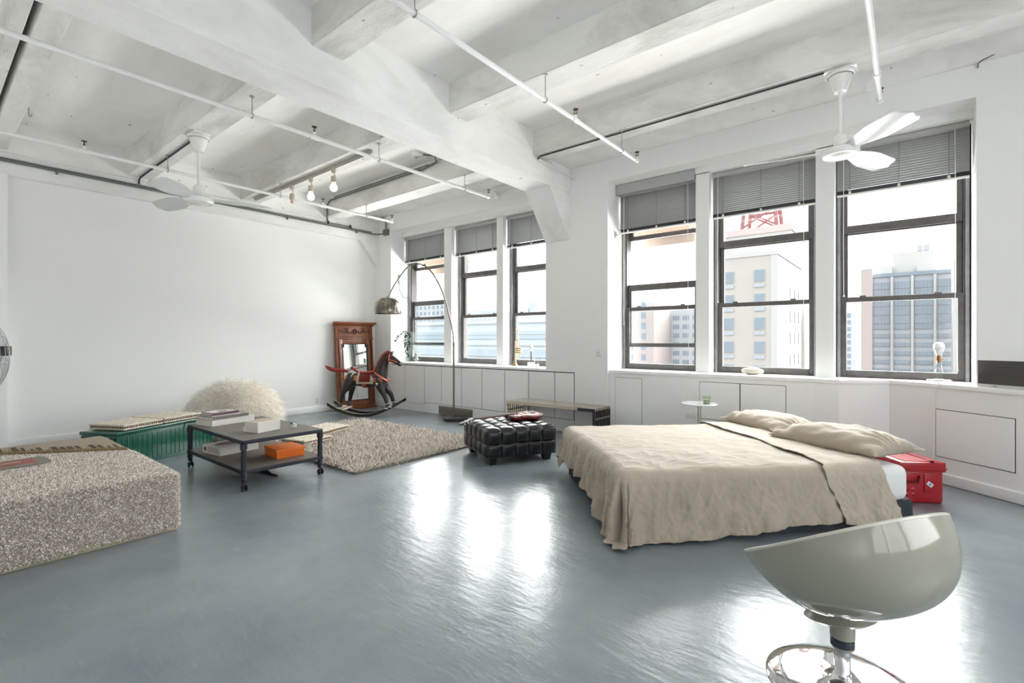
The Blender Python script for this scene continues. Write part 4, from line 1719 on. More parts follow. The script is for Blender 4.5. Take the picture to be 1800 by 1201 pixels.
def tumbler(name, label, cat, loc, r0, r1, h, m, fill=None, fillm=None):
    t = thing(name, label, cat, loc)
    b = nb()
    lathe(b, [(0.0, 0.0), (r0, 0.0), (r1, h), (r1 - 0.003, h), (r0 - 0.003, 0.006), (0.0, 0.006)], 28)
    obj('glass', b, m, t)
    if fill:
        b = nb()
        lathe(b, [(0.0, 0.007), (r0 - 0.006, 0.007), (r0 - 0.004, fill), (0.0, fill)], 24)
        obj('wax', b, fillm, t)
    return t


M_wax = mat('pale_wax', rgb(222, 226, 208), rough=0.5)
tumbler('tumbler', 'pale green frosted tumbler on the round side table', 'glass', (-1.77, 5.67, 0.637), 0.036, 0.047, 0.085, M_frost, 0.05, mat('green_liquid', rgb(176, 184, 160), rough=0.4))
# ---------------------------------------------------------------- carpeted daybed at the left
def rand_on_box(n, x0, x1, y0, y1, z0, z1, faces, bev=0.05):
    """roots and normals over faces of a rounded box"""
    areas, gens = [], []
    for fc in faces:
        areas.append({'t': (x1 - x0) * (y1 - y0), 'r': (y1 - y0) * (z1 - z0), 'b': (x1 - x0) * (z1 - z0), 'n': (x1 - x0) * (z1 - z0)}[fc])
    areas = np.array(areas) / sum(areas)
    P, N = [], []
    for fc, a in zip(faces, areas):
        k = int(n * a)
        u, v = rng.random(k), rng.random(k)
        if fc == 't':
            p = np.stack([x0 + (x1 - x0) * u, y0 + (y1 - y0) * v, np.full(k, z1)], 1)
            q = np.tile([0, 0, 1.0], (k, 1))
        elif fc == 'r':
            p = np.stack([np.full(k, x1), y0 + (y1 - y0) * u, z0 + (z1 - z0) * v], 1)
            q = np.tile([1.0, 0, 0], (k, 1))
        elif fc == 'b':
            p = np.stack([x0 + (x1 - x0) * u, np.full(k, y1), z0 + (z1 - z0) * v], 1)
            q = np.tile([0, 1.0, 0], (k, 1))
        else:
            p = np.stack([x0 + (x1 - x0) * u, np.full(k, y0), z0 + (z1 - z0) * v], 1)
            q = np.tile([0, -1.0, 0], (k, 1))
        P.append(p)
        N.append(q)
    P, N = np.concatenate(P), np.concatenate(N)
    # pull onto the rounded edge
    lo = np.array([x0 + bev, y0 + bev, z0 - 9])
    hi = np.array([x1 - bev, y1 - bev, z1 - bev])
    c = np.clip(P, lo, hi)
    d = P - c
    l = np.linalg.norm(d, axis=1, keepdims=True) + 1e-9
    return c + d / l * bev, d / l


db = thing('carpeted_daybed', 'low daybed wrapped in grey-beige loop carpet at the left edge', 'daybed', (-5.065, 0.43, 0))
M_ply = mat('plywood', rgb(176, 164, 138), rough=0.7, var=0.25, vscale=6, stretch=(1, 1, 8))
M_carpet = mat('carpet_backing', rgb(186, 175, 162), rough=0.95, var=0.25, vscale=120, bump=0.6, bscale=160)
X0, X1, Y0, Y1 = -1.16, 1.03, -0.82, 0.785
b = nb()
box(b, X0, X1 - 0.022, Y0, Y1 - 0.02, 0.0, 0.06, bev=0.004, seg=1)
obj('base', b, M_ply, db, smooth=False)
b = nb()
box(b, X0, X1 - 0.006, Y0, Y1 - 0.006, 0.024, 0.408, bev=0.02, seg=2)
for v in b.verts:
    if v.co.z > 0.36:
        v.co.z -= 0.012 * (v.co.x > 0.98) + 0.012 * (v.co.y > 0.73)
obj('carpet', b, M_carpet, db)
P, N = rand_on_box(150000, X0, X1 - 0.006, Y0, Y1 - 0.006, 0.024, 0.408, ('t', 'r', 'b'), 0.035)
keep = ~((P[:, 0] < np.maximum(-1.06, -0.716 + 0.79 * P[:, 1])) & (P[:, 2] > 0.385))
P, N = P[keep], N[keep]
N = N + rng.normal(size=N.shape) * 0.6
M_pile = island_mat('loop_pile', [rgb(140, 128, 118), rgb(214, 204, 194), rgb(238, 231, 223), rgb(250, 246, 240)], rough=0.95)
strands('pile', P, N, 0.008 + 0.006 * rng.random(len(P)), 0.0075, 1, 0.1, M_pile, db, 0.2)
# folded-over backing strip with a stitched, fringed edge
b = nb()
fy = lambda y: max(-1.06, -0.716 + 0.79 * y)


def strip(u, v):
    y = Y0 + 0.02 + (Y1 - 0.05 - Y0 - 0.02) * u
    xr = fy(y)
    x = -1.10 + (xr + 1.10) * v
    z = 0.413 + 0.010 * smoothstep(0, 0.2, v)
    return Vector((x, y, z + 0.002 * sin(40 * u)))


grid(b, strip, 40, 12)
bmesh.ops.solidify(b, geom=b.faces[:], thickness=0.004)
obj('folded_backing', b, mat('jute_backing', rgb(222, 210, 190), rough=0.95, bump=0.4, bscale=200, var=0.2, vscale=60), db)
b = nb()
for q in range(4):
    tube(b, [(fy(y) - 0.016 * q, y, 0.424 + 0.003 * sin(y * 180 + q * 2)) for y in np.linspace(Y0 + 0.02, Y1 - 0.05, 160)], 0.0095, 6)
obj('stitched_edge', b, mat('jute_binding', rgb(168, 146, 108), rough=0.95, bump=0.8, bscale=180, var=0.4, vscale=90), db)
M_fr = mat('dark_fringe', rgb(92, 72, 44), rough=0.95, var=0.4, vscale=40)
b = nb()
for k in range(34):
    y = Y0 + 0.05 + k * 0.0445
    if k % 5 == 4:
        continue
    wd = random.uniform(0.012, 0.034)
    xr = max(-1.04, fy(y) - random.uniform(0.06, 0.08))
    box(b, max(-1.10, xr - random.uniform(0.10, 0.24)), xr, y - wd / 2, y + wd / 2, 0.424, 0.4285, bev=0.001, seg=1)
o = obj('fringe', b, M_fr, db, smooth=False)
o['kind'] = 'stuff'
# stain on the end face stays as material wear

# magazine on the daybed
bk = thing('magazine', 'worn red and grey magazine lying on the carpeted daybed', 'magazine', (-5.20, 0.49, 0.424), radians(96))
b = nb()
box(b, -0.17, 0.17, -0.13, 0.13, 0.0, 0.008, bev=0.002, seg=1)
obj('pages', b, mat('grey_paper', rgb(150, 146, 138), rough=0.8), bk, smooth=False)
b = nb()
box(b, -0.172, 0.172, -0.132, 0.132, 0.008, 0.0105)
cv_ = obj('cover', b, mat('sage_cover', rgb(128, 126, 112), rough=0.6, var=0.25, vscale=20), bk, smooth=False)
b = nb()
box(b, -0.16, 0.105, -0.115, 0.095, 0.0105, 0.0115)
obj('picture', b, mat('red_print', rgb(156, 86, 78), rough=0.6, var=0.35, vscale=26), cv_, smooth=False)
b = nb()
box(b, -0.12, 0.03, -0.02, 0.03, 0.0115, 0.0120)
obj('print_block', b, mat('pale_print', rgb(176, 150, 132), rough=0.6, var=0.4, vscale=40), cv_, smooth=False)

# ---------------------------------------------------------------- green locker bench with cushions
M_green = mat('green_painted_metal', rgb(4, 82, 66), rough=0.3, coat=0.3, var=0.12, vscale=8)
M_greend = mat('dark_green_metal', rgb(30, 52, 50), rough=0.4, coat=0.2)
lk = thing('metal_locker', 'green ribbed metal locker laid on its back as a bench', 'locker', (-6.37, 1.337, 0), radians(117))
b = nb()
box(b, 0.004, 1.24, 0.008, 0.47, 0.0, 0.36, bev=0.006)
obj('body', b, M_green, lk)
b = nb()
box(b, -0.008, 1.25, -0.008, 0.485, 0.352, 0.392, bev=0.010, seg=2)
obj('lid', b, M_green, lk)
for k in range(21):
    x = 0.07 + k * 0.057
    b = nb()
    box(b, x - 0.0055, x + 0.0055, 0.004, 0.012, 0.03, 0.325, bev=0.003)
    obj('rib', b, M_green, lk)
b = nb()
box(b, -0.002, 0.006, 0.02, 0.465, 0.02, 0.34)
e_ = obj('end_panel', b, M_greend, lk, smooth=False)
b = nb()
for z in (0.29, 0.315, 0.20, 0.11):
    box(b, -0.010, 0.0, 0.03, 0.455, z, z + 0.014, bev=0.003, seg=1)
obj('end_rail', b, M_greend, e_, smooth=False)
b = nb()
for k in range(20):
    x = 0.098 + k * 0.057
    for z in (0.345, 0.03):
        ball(b, (x, 0.006 if z < 0.3 else -0.006, z + 0.008), 0.004, 1)
o = obj('rivets', b, M_green, lk)
o['kind'] = 'stuff'

M_ticking = mat('ticking_cotton', rgb(216, 206, 190), rough=0.9, var=0.12, vscale=30, bump=0.25, bscale=120)
M_tickd = mat('ticking_stitch', rgb(120, 98, 78), rough=0.9)


def pad(label, loc, rotz, S, T, nq=4, tilt=(0, 0), group='quilted ticking seat cushions', Sy=None):
    Sy = Sy or S
    t = thing('seat_cushion', label, 'cushion', loc, rotz, group)
    t.rotation_euler = (radians(tilt[0]), radians(tilt[1]), rotz)
    b = nb()
    n = 49

    def sidef(sg):
        def f(u, v):
            s, q = 2 * u - 1, 2 * v - 1
            e = (1 - abs(s) ** 9) * (1 - abs(q) ** 9)
            puff = abs(sin(u * nq * pi)) ** 0.6 * abs(sin(v * nq * pi)) ** 0.6
            z = T / 2 + sg * (T / 2 * (max(0, e) ** 0.35)) * (0.70 + 0.38 * puff)
            sc = 0.006 * sin((u + v) * 60) * (max(abs(s), abs(q)) ** 8)
            return Vector((s * (S / 2 + sc), q * (Sy / 2 + sc), z))
        return f
    grid(b, sidef(1), n, n)
    grid(b, sidef(-1), n, n)
    bmesh.ops.remove_doubles(b, verts=b.verts, dist=1e-5)
    bmesh.ops.recalc_face_normals(b, faces=b.faces)
    obj('cover', b, M_ticking, t, angle=70)
    # rolled, stitched edge: scallops top and bottom
    b = nb()
    for z in (T * 0.22, T * 0.78):
        pts = []
        m_ = 76
        for k in range(m_):
            a = 4 * k / m_
            i, fr = int(a), a - int(a)
            cx = [(-1, -1), (1, -1), (1, 1), (-1, 1)]
            p0, p1 = cx[i % 4], cx[(i + 1) % 4]
            x, y = p0[0] + (p1[0] - p0[0]) * fr, p0[1] + (p1[1] - p0[1]) * fr
            pts.append((x * S / 2 * 0.995, y * Sy / 2 * 0.995, z))
        tube(b, pts, [0.008 + 0.0065 * (k % 2) for k in range(m_)], 6, closed=True)
    obj('rolled_edge', b, M_ticking, t)
    b = nb()
    for s in range(-8, 9):
        for ax in range(4):
            d = s / 8.5
            p = [(d * S / 2, -Sy / 2 - 0.004), (S / 2 + 0.004, d * Sy / 2), (d * S / 2, Sy / 2 + 0.004), (-S / 2 - 0.004, d * Sy / 2)][ax]
            box(b, p[0] - 0.005, p[0] + 0.005, p[1] - 0.005, p[1] + 0.005, T * 0.36, T * 0.64, bev=0.002, seg=1)
    o = obj('stitches', b, M_tickd, t)
    o['kind'] = 'stuff'
    return t


def lpt(x, y, z):
    c, s = cos(radians(117)), sin(radians(117))
    return (-6.37 + x * c - y * s, 1.337 + x * s + y * c, z)


pad('quilted beige seat cushion on the near end of the green locker', lpt(0.31, 0.24, 0.394), radians(117), 0.44, 0.07)
pad('quilted beige seat cushion with worn orange edge, farther along the green locker', lpt(0.82, 0.25, 0.394), radians(114), 0.48, 0.07)

# ---------------------------------------------------------------- shaggy white beanbag
fz = thing('fur_beanbag', 'round white shaggy fur beanbag behind the coffee table', 'beanbag', (-7.62, 2.98, 0))
M_furb = mat('cream_hide', rgb(232, 224, 210), rough=0.95)
RX, RZ, CZ = 0.54, 0.44, 0.30
dd = Vector((0.60, -0.62, 0.50)).normalized()


def fur_pt(d):
    f = 1.0
    c = max(0, Vector(d).dot(dd))
    f -= 0.16 * smoothstep(0.90, 0.985, c)
    f += 0.05 * noise.noise(Vector(d) * 2.2)
    return Vector((d[0] * RX * f, d[1] * RX * f, max(0.012, CZ + d[2] * RZ * f)))


b = nb()


def fb(u, v):
    a, e = 2 * pi * u, pi * v
    return fur_pt((sin(e) * cos(a), sin(e) * sin(a), cos(e)))


grid(b, fb, 64, 33, closeu=True)
bmesh.ops.remove_doubles(b, verts=b.verts, dist=1e-5)
bmesh.ops.recalc_face_normals(b, faces=b.faces)
obj('body', b, M_furb, fz, angle=80)
nS = 26000
dirs = rng.normal(size=(nS, 3))
dirs /= np.linalg.norm(dirs, axis=1, keepdims=True)
dirs = dirs[dirs[:, 2] > -0.62]
Pf = np.array([fur_pt(d) for d in dirs])
Df = dirs * np.array([1, 1, 1.1]) + rng.normal(size=dirs.shape) * 0.45 + np.array([0, 0, -0.15])
M_fur = island_mat('cream_fur', [rgb(224, 214, 198), rgb(244, 238, 228), rgb(251, 249, 244), rgb(254, 253, 250)], rough=0.8, sheen=0.4)
L_ = 0.085 + 0.05 * rng.random(len(Pf))
L_ = np.minimum(L_, 0.03 + Pf[:, 2] * 0.9)
strands('fur', Pf, Df, L_, 0.006, 4, 0.62, M_fur, fz, 0.28)

# ---------------------------------------------------------------- coffee table on casters
ct = thing('coffee_table', 'two-tier industrial coffee table with dark pipe legs on casters', 'table', (-5.29, 2.24, 0))
M_top = mat('worn_grey_wood', rgb(122, 114, 106), rough=0.55, var=0.35, vscale=4, stretch=(1.2, 9, 1), bump=0.12, bscale=30, detail=8)
HX, HY = 0.685, 0.385
for z, nm in ((0.455, 'table_top'), (0.185, 'lower_shelf')):
    b = nb()
    box(b, -HX + 0.012, HX - 0.012, -HY + 0.012, HY - 0.012, z - 0.022, z, bev=0.002, seg=1)
    tp = obj(nm, b, M_top, ct, smooth=False)
    b = nb()
    box(b, -HX, HX, -HY, -HY + 0.014, z - 0.034, z + 0.001, bev=0.004)
    box(b, -HX, HX, HY - 0.014, HY, z - 0.034, z + 0.001, bev=0.004)
    box(b, -HX, -HX + 0.014, -HY, HY, z - 0.034, z + 0.001, bev=0.004)
    box(b, HX - 0.014, HX, -HY, HY, z - 0.034, z + 0.001, bev=0.004)
    obj('rim', b, M_darkmetal, tp)
for sx in (-1, 1):
    for sy in (-1, 1):
        lx, ly = sx * (HX - 0.02), sy * (HY - 0.02)
        Ml = Matrix.Translation((lx, ly, 0))
        b = nb()
        lathe(b, [(0.0, 0.425), (0.030, 0.425), (0.030, 0.375), (0.024, 0.372), (0.0225, 0.36), (0.0245, 0.19), (0.030, 0.186), (0.030, 0.150), (0.025, 0.145), (0.024, 0.120),
                  (0.029, 0.116), (0.029, 0.108), (0.021, 0.104), (0.019, 0.085), (0.025, 0.08), (0.025, 0.072), (0.0, 0.07)], 20, Ml)
        lg = obj('leg', b, M_darkmetal, ct, angle=30)
        b = nb()
        for s in (-1, 1):
            lathe(b, [(0.0, -0.007), (0.026, -0.006), (0.030, -0.002), (0.030, 0.004), (0.024, 0.007), (0.0, 0.007)], 20,
                  Matrix.Translation((lx + 0.010, ly + s * 0.017, 0.030)) @ rot('X', 90))
        lathe(b, [(0.0, -0.02), (0.007, -0.02), (0.007, 0.02), (0, 0.02)], 10, Matrix.Translation((lx + 0.010, ly, 0.030)) @ rot('X', 90))
        box(b, lx - 0.008, lx + 0.022, ly - 0.008, ly + 0.008, 0.028, 0.078, bev=0.004)
        obj('caster', b, mat('dark_rubber', rgb(34, 32, 34), rough=0.35, coat=0.3) if 'dark_rubber' not in bpy.data.materials else bpy.data.materials['dark_rubber'], lg)

M_pages = mat('book_pages', rgb(226, 221, 210), rough=0.85, var=0.12, vscale=10, stretch=(1, 1, 90), bump=0.15, bscale=5)


def book(label, loc, rotz, L, Wd, T, cm, group, name='book', hard=True):
    t = thing(name, label, 'book', loc, rotz, group)
    c = 0.003 if hard else 0.0012
    o_ = 0.004 if hard else 0.0
    b = nb()
    box(b, -L / 2 + o_, L / 2 - o_, -Wd / 2 + 0.004, Wd / 2 - o_, c, T - c)
    obj('pages', b, M_pages, t, smooth=False)
    b = nb()
    box(b, -L / 2, L / 2, -Wd / 2, Wd / 2, 0, c)
    box(b, -L / 2, L / 2, -Wd / 2, Wd / 2, T - c, T)
    box(b, -L / 2, L / 2, -Wd / 2, -Wd / 2 + 0.004, 0.0, T, bev=0.0015, seg=1)
    return t, obj('cover', b, cm, t, smooth=False)


GB = 'books on the coffee table'
Cw = mat('white_cover', rgb(214, 212, 206), rough=0.4)
Cg = mat('grey_cover', rgb(112, 108, 104), rough=0.45)
Cp = mat('plum_cover', rgb(104, 74, 84), rough=0.4)
Ct = mat('pale_title_cover', rgb(226, 214, 196), rough=0.5)
# rotation: page edges (+x end, long sides) face the viewer, spine towards the locker
r1 = radians(101)
book('largest white book, bottom of the tall stack on the coffee table', (-5.80, 2.165, 0.4565), r1, 0.47, 0.30, 0.062, Cw, GB)
book('dark grey hardback, second from the bottom of the tall stack', (-5.80, 2.14, 0.519), r1 + 0.04, 0.40, 0.28, 0.030, Cg, GB)
book('thin white book under the plum one in the tall stack', (-5.78, 2.11, 0.5495), r1 - 0.05, 0.30, 0.22, 0.014, Cw, GB)
t, cv_ = book('small plum hardback on top of the tall stack', (-5.77, 2.10, 0.564), r1 - 0.02, 0.29, 0.21, 0.026, Cp, GB)
b = nb()
box(b, -0.13, 0.13, -0.085, 0.09, 0.026, 0.0268)
jk = obj('jacket', b, mat('white_jacket', rgb(220, 216, 212), rough=0.4), cv_, smooth=False)
b = nb()
box(b, -0.03, 0.07, -0.05, 0.03, 0.0, 0.0005)
jk2 = obj('dark_title', b, mat('dark_title', rgb(96, 84, 84), rough=0.5), t, smooth=False)
jk2.location = (0, 0, 0.0268)
r2 = radians(106)
t, _c = book('cream paperback, lower of the short pair on the coffee table', (-5.00, 2.20, 0.4565), r2, 0.26, 0.20, 0.050, Cw, GB, hard=False)
t, cv_ = book('cream paperback with a tan top, upper of the short pair', (-4.995, 2.205, 0.507), r2 - 0.05, 0.25, 0.19, 0.050, Cw, GB, hard=False)
b = nb()
box(b, -0.10, 0.11, -0.06, 0.07, 0.05, 0.0506)
obj('tan_panel', b, mat('tan_print', rgb(206, 178, 148), rough=0.5, var=0.3, vscale=12), cv_, smooth=False)
t, cv_ = book('thick white art book with a plum oval on its cover, on the lower shelf', (-5.57, 2.13, 0.1865), radians(98), 0.40, 0.34, 0.085, Cw, GB)
b = nb()
lathe(b, [(0.0, 0.0), (1.0, 0.0), (1.0, 0.0006), (0.0, 0.0006)], 40, Matrix.Translation((0.0, 0.01, 0.085)) @ Matrix.Diagonal((0.155, 0.085, 1, 1)))
ov = obj('cover_oval', b, mat('plum_print', rgb(104, 72, 76), rough=0.5, var=0.35, vscale=14), cv_, smooth=False)
b = nb()
box(b, -0.06, 0.06, -0.03, 0.05, 0.0856, 0.0861)
obj('oval_centre', b, mat('dusty_rose', rgb(146, 104, 104), rough=0.5, var=0.3, vscale=20), cv_, smooth=False)
b = nb()
# red spine print: a dark round emblem and rows of small marks on the end that faces the viewer
M_rprint = mat('red_print_marks', rgb(150, 84, 82), rough=0.6)
M_dprint = mat('dark_print', rgb(70, 48, 50), rough=0.6)
lathe(b, [(0.0, 0.0), (0.022, 0.0), (0.022, 0.0008), (0.0, 0.0008)], 20, Matrix.Translation((-0.2002, -0.0, 0.0)) @ Matrix.Translation((0, 0.115, 0.045)) @ rot('Y', -90))
obj('emblem', b, M_dprint, cv_, smooth=False)
b = nb()
box(b, -0.2006, -0.196, -0.17, 0.17, 0.003, 0.082)
obj('spine', b, Cw, cv_, smooth=False)
b = nb()
for r_ in range(4):
    y = 0.06
    while y > -0.14:
        w_ = random.uniform(0.006, 0.02)
        box(b, -0.2012, -0.2004, y - w_, y, 0.022 + r_ * 0.014, 0.029 + r_ * 0.014)
        y -= w_ + 0.006
o = obj('spine_lettering', b, M_rprint, cv_, smooth=False)
o['kind'] = 'stuff'

ob = thing('gift_box', 'bright orange lidded box on the lower shelf of the coffee table', 'box', (-4.945, 2.40, 0.1865), radians(86))
M_or = mat('orange_card', rgb(232, 112, 26), rough=0.5)
M_or2 = mat('orange_card_lid', rgb(238, 122, 36), rough=0.5)
b = nb()
box(b, -0.137, 0.137, -0.152, 0.152, 0, 0.083, bev=0.002, seg=1)
obj('body', b, M_or, ob, smooth=False)
b = nb()
box(b, -0.142, 0.142, -0.157, 0.157, 0.062, 0.090, bev=0.003, seg=1)
obj('lid', b, M_or2, ob, smooth=False)

cd = tumbler('candle_glass', 'small clear glass with a pale candle on the coffee table', 'candle', (-4.90, 2.47, 0.4562), 0.036, 0.041, 0.085, M_clear, 0.042, mat('white_wax', rgb(232, 229, 222), rough=0.5))
b = nb()
lathe(b, [(0.012, 0.0), (0.012, 0.001), (0.0, 0.001)], 14, Matrix.Translation((0.024, -0.033, 0.052)) @ rot('Z', -54) @ rot('Y', 90))
obj('dark_label', b, M_dprint, cd, smooth=False)

cb = thing('power_strap', 'black strap trailing on the floor under the coffee table', 'cord', (-5.15, 2.28, 0))
b = nb()
tube(b, [(-0.12, -0.05, 0.10), (-0.13, -0.03, 0.02), (-0.06, -0.02, 0.008), (0.10, 0.0, 0.008), (0.28, 0.01, 0.008)], 0.008, 8)
tube(b, [(-0.10, 0.02, 0.008), (0.02, 0.03, 0.010), (0.12, 0.01, 0.012)], 0.008, 8)
obj('cord', b, M_black, cb)
t = thing('loose_cord', 'short dark cord hanging off the corner of the coffee table by the tall stack', 'cord', (-5.955, 1.885, 0.456))
b = nb()
tube(b, [(0.0, 0.03, 0.02), (-0.02, -0.0, 0.035), (-0.05, -0.045, 0.02), (-0.062, -0.055, -0.06)], 0.006, 8)
obj('cord', b, M_black, t)

# ---------------------------------------------------------------- shag rug
rg = thing('shag_rug', 'cream and grey shag rug on the floor between table and ottoman', 'rug', (-5.71, 3.80, 0))
M_rugb = mat('rug_backing', rgb(140, 128, 116), rough=0.95)
b = nb()
box(b, -1.39, 1.38, -0.98, 0.99, 0.0, 0.022, bev=0.006, seg=1)
obj('backing', b, M_rugb, rg)
nS = 60000
P = np.stack([rng.uniform(-1.385, 1.375, nS), rng.uniform(-0.975, 0.985, nS), np.full(nS, 0.016)], 1)
N = np.tile([0, 0, 1.0], (nS, 1)) + rng.normal(size=(nS, 3)) * np.array([0.55, 0.55, 0.1])
ex = np.clip((np.abs(P[:, 0]) - 1.33) / 0.05, 0, 1) * np.sign(P[:, 0])
ey = np.clip((np.abs(P[:, 1]) - 0.93) / 0.05, 0, 1) * np.sign(P[:, 1])
N[:, 0] += ex * 0.7
N[:, 1] += ey * 0.7
M_shag = island_mat('shag_pile', [rgb(104, 92, 84), rgb(208, 198, 187), rgb(228, 220, 210), rgb(240, 234, 226)], rough=0.95)
strands('pile', P, N, 0.034 + 0.030 * rng.random(nS), 0.013, 2, 0.35, M_shag, rg, 0.35)

pad('quilted cream floor cushion on the rug just behind the coffee table', (-6.08, 3.24, 0.045), radians(12), 0.42, 0.06, group='quilted cream floor cushions')
pad('worn quilted floor cushion on the rug, nearer the wall', (-6.50, 3.74, 0.05), radians(100), 0.44, 0.075, tilt=(0, -3), group='quilted cream floor cushions')

# ---------------------------------------------------------------- mirror leaning on the wall
M_wood = mat('carved_walnut', rgb(136, 74, 38), rough=0.38, var=0.45, vscale=6, stretch=(3, 3, 0.6), coat=0.25, bump=0.1, bscale=30)
M_woodd = mat('dark_carving', rgb(52, 24, 14), rough=0.45)
mr_ = thing('standing_mirror', 'tall carved walnut mirror leaning against the left wall behind the rocking horse', 'mirror', (-8.475, 5.56, 0))
mr_.rotation_euler = (radians(-4.6), 0, radians(90))
b = nb()
box(b, -0.415, -0.275, -0.03, 0.03, 0.0, 1.40, bev=0.006)
box(b, 0.275, 0.415, -0.03, 0.03, 0.0, 1.40, bev=0.006)
box(b, -0.28, 0.28, -0.028, 0.028, 0.03, 0.175, bev=0.006)
box(b, -0.28, 0.28, -0.028, 0.028, 1.285, 1.40, bev=0.006)
box(b, -0.415, 0.415, -0.035, 0.03, 1.395, 1.645, bev=0.006)
box(b, -0.43, 0.43, -0.042, 0.03, 1.385, 1.405, bev=0.006)
box(b, -0.425, 0.425, -0.045, 0.03, 0.0, 0.05, bev=0.006)
obj('frame', b, M_wood, mr_)
b = nb()
prof = [(0.030, 1.64), (-0.045, 1.64), (-0.06, 1.665), (-0.085, 1.685), (-0.095, 1.70), (-0.095, 1.722), (0.03, 1.722)]
for (x0, x1, g) in ((-0.48, 0.48, 0),):
    lo = [b.verts.new((x0 + (0.05 - 0.05 * min(1, max(0, -p[0] - 0.04) / 0.05)), p[0], p[1])) for p in prof]
    hi = [b.verts.new((x1 - (0.05 - 0.05 * min(1, max(0, -p[0] - 0.04) / 0.05)), p[0], p[1])) for p in prof]
    b.faces.new(lo)
    b.faces.new(list(reversed(hi)))
    for i in range(len(prof)):
        b.faces.new((lo[i], lo[(i + 1) % len(prof)], hi[(i + 1) % len(prof)], hi[i]))
bmesh.ops.recalc_face_normals(b, faces=b.faces)
obj('cornice', b, M_wood, mr_, angle=30)
b = nb()
box(b, -0.28, 0.28, -0.012, 0.0, 0.17, 1.29)
obj('mirror_glass', b, mat('mirror_silver', (0.86, 0.88, 0.87, 1), rough=0.015, metal=1.0), mr_, smooth=False)
b = nb()
for s in (-1, 1):
    box(b, s * 0.28 - 0.008, s * 0.28 + 0.008, -0.036, -0.02, 0.17, 1.29, bev=0.003, seg=1)
    box(b, s * 0.272 - 0.03, s * 0.272 + 0.03, -0.036, -0.011, 1.22, 1.29, bev=0.003, seg=1)
box(b, -0.28, 0.28, -0.036, -0.02, 1.282, 1.298, bev=0.003, seg=1)
box(b, -0.28, 0.28, -0.036, -0.02, 0.167, 0.183, bev=0.003, seg=1)
obj('inner_moulding', b, M_woodd, mr_, smooth=False)
for s in (-1, 1):
    b = nb()
    for k in range(42):
        z = 0.10 + k * 0.031
        ball(b, (s * 0.36, -0.034, z), 0.016, 1, (1.1, 0.9, 0.95))
    o = obj('bead_moulding', b, M_woodd, mr_)
    o['kind'] = 'stuff'
b = nb()
for s in (-1, 1):
    box(b, s * 0.35 - 0.005, s * 0.35 + 0.005, -0.046, -0.03, 1.43, 1.62, bev=0.002, seg=1)
box(b, -0.35, 0.35, -0.046, -0.03, 1.425, 1.437, bev=0.002, seg=1)
box(b, -0.35, 0.35, -0.046, -0.03, 1.612, 1.624, bev=0.002, seg=1)
obj('panel_moulding', b, M_wood, mr_, smooth=False)
b = nb()
lathe(b, [(0.028, -0.012), (0.034, 0.0), (0.028, 0.012)], 20, Matrix.Translation((0, -0.04, 1.535)) @ rot('X', 90))
tube(b, [(0.038 * cos(a), -0.042, 1.535 + 0.055 * sin(a)) for a in [2 * pi * k / 24 for k in range(24)]], 0.008, 6, closed=True)
for s in (-1, 1):
    tube(b, [(s * (0.05 + 0.125 * t), -0.042, 1.555 - 0.05 * sin(pi * t)) for t in [k / 10 for k in range(11)]], [0.006 + 0.006 * sin(pi * k / 10) for k in range(11)], 6)
    tube(b, [(s * (0.19 + 0.11 * t), -0.042, 1.555 - 0.035 * sin(pi * t)) for t in [k / 8 for k in range(9)]], 0.007, 6)
    for (dx, dz, a) in ((-0.028, 0.028, 40), (0.028, 0.028, -40), (-0.022, -0.035, -30), (0.022, -0.035, 30)):
        ball(b, (0, 0, 0), 0.018, 1, (0.55, 0.5, 1.5), Matrix.Translation((s * 0.185 + dx, -0.043, 1.56 + dz)) @ rot('Y', a))
    ball(b, (s * 0.185, -0.046, 1.56), 0.013, 1)
    box(b, s * 0.325 - 0.006, s * 0.325 + 0.006, -0.045, -0.035, 1.50, 1.58, bev=0.003, seg=1)
obj('garland_carving', b, M_woodd, mr_)
# ---------------------------------------------------------------- rocking horse
hr = thing('rocking_horse', 'painted brown rocking horse with red saddle on black bow rockers', 'rocking horse', (-7.58, 5.17, 0), radians(39.1))
M_horse = mat('dark_brown_lacquer', rgb(33, 24, 19), rough=0.34, coat=0.12, var=0.3, vscale=5)
M_hred = mat('red_lacquer', rgb(140, 28, 22), rough=0.28, coat=0.35)
M_horange = mat('ochre_lacquer', rgb(214, 132, 56), rough=0.3, coat=0.4)
M_hcream = mat('cream_lacquer', rgb(224, 214, 196), rough=0.35, coat=0.3)
M_hblue = mat('blue_lacquer', rgb(34, 40, 104), rough=0.3, coat=0.4)
M_hblack = mat('black_lacquer_rocker', rgb(9, 9, 9), rough=0.25, coat=0.3)
M_salmon = mat('salmon_leather', rgb(206, 100, 76), rough=0.35, coat=0.3)
HS = 0.0011


def hp3(cx, cy, y=0.0):
    return Vector(((cx - 700) * HS, y, (1145 - cy) * HS))


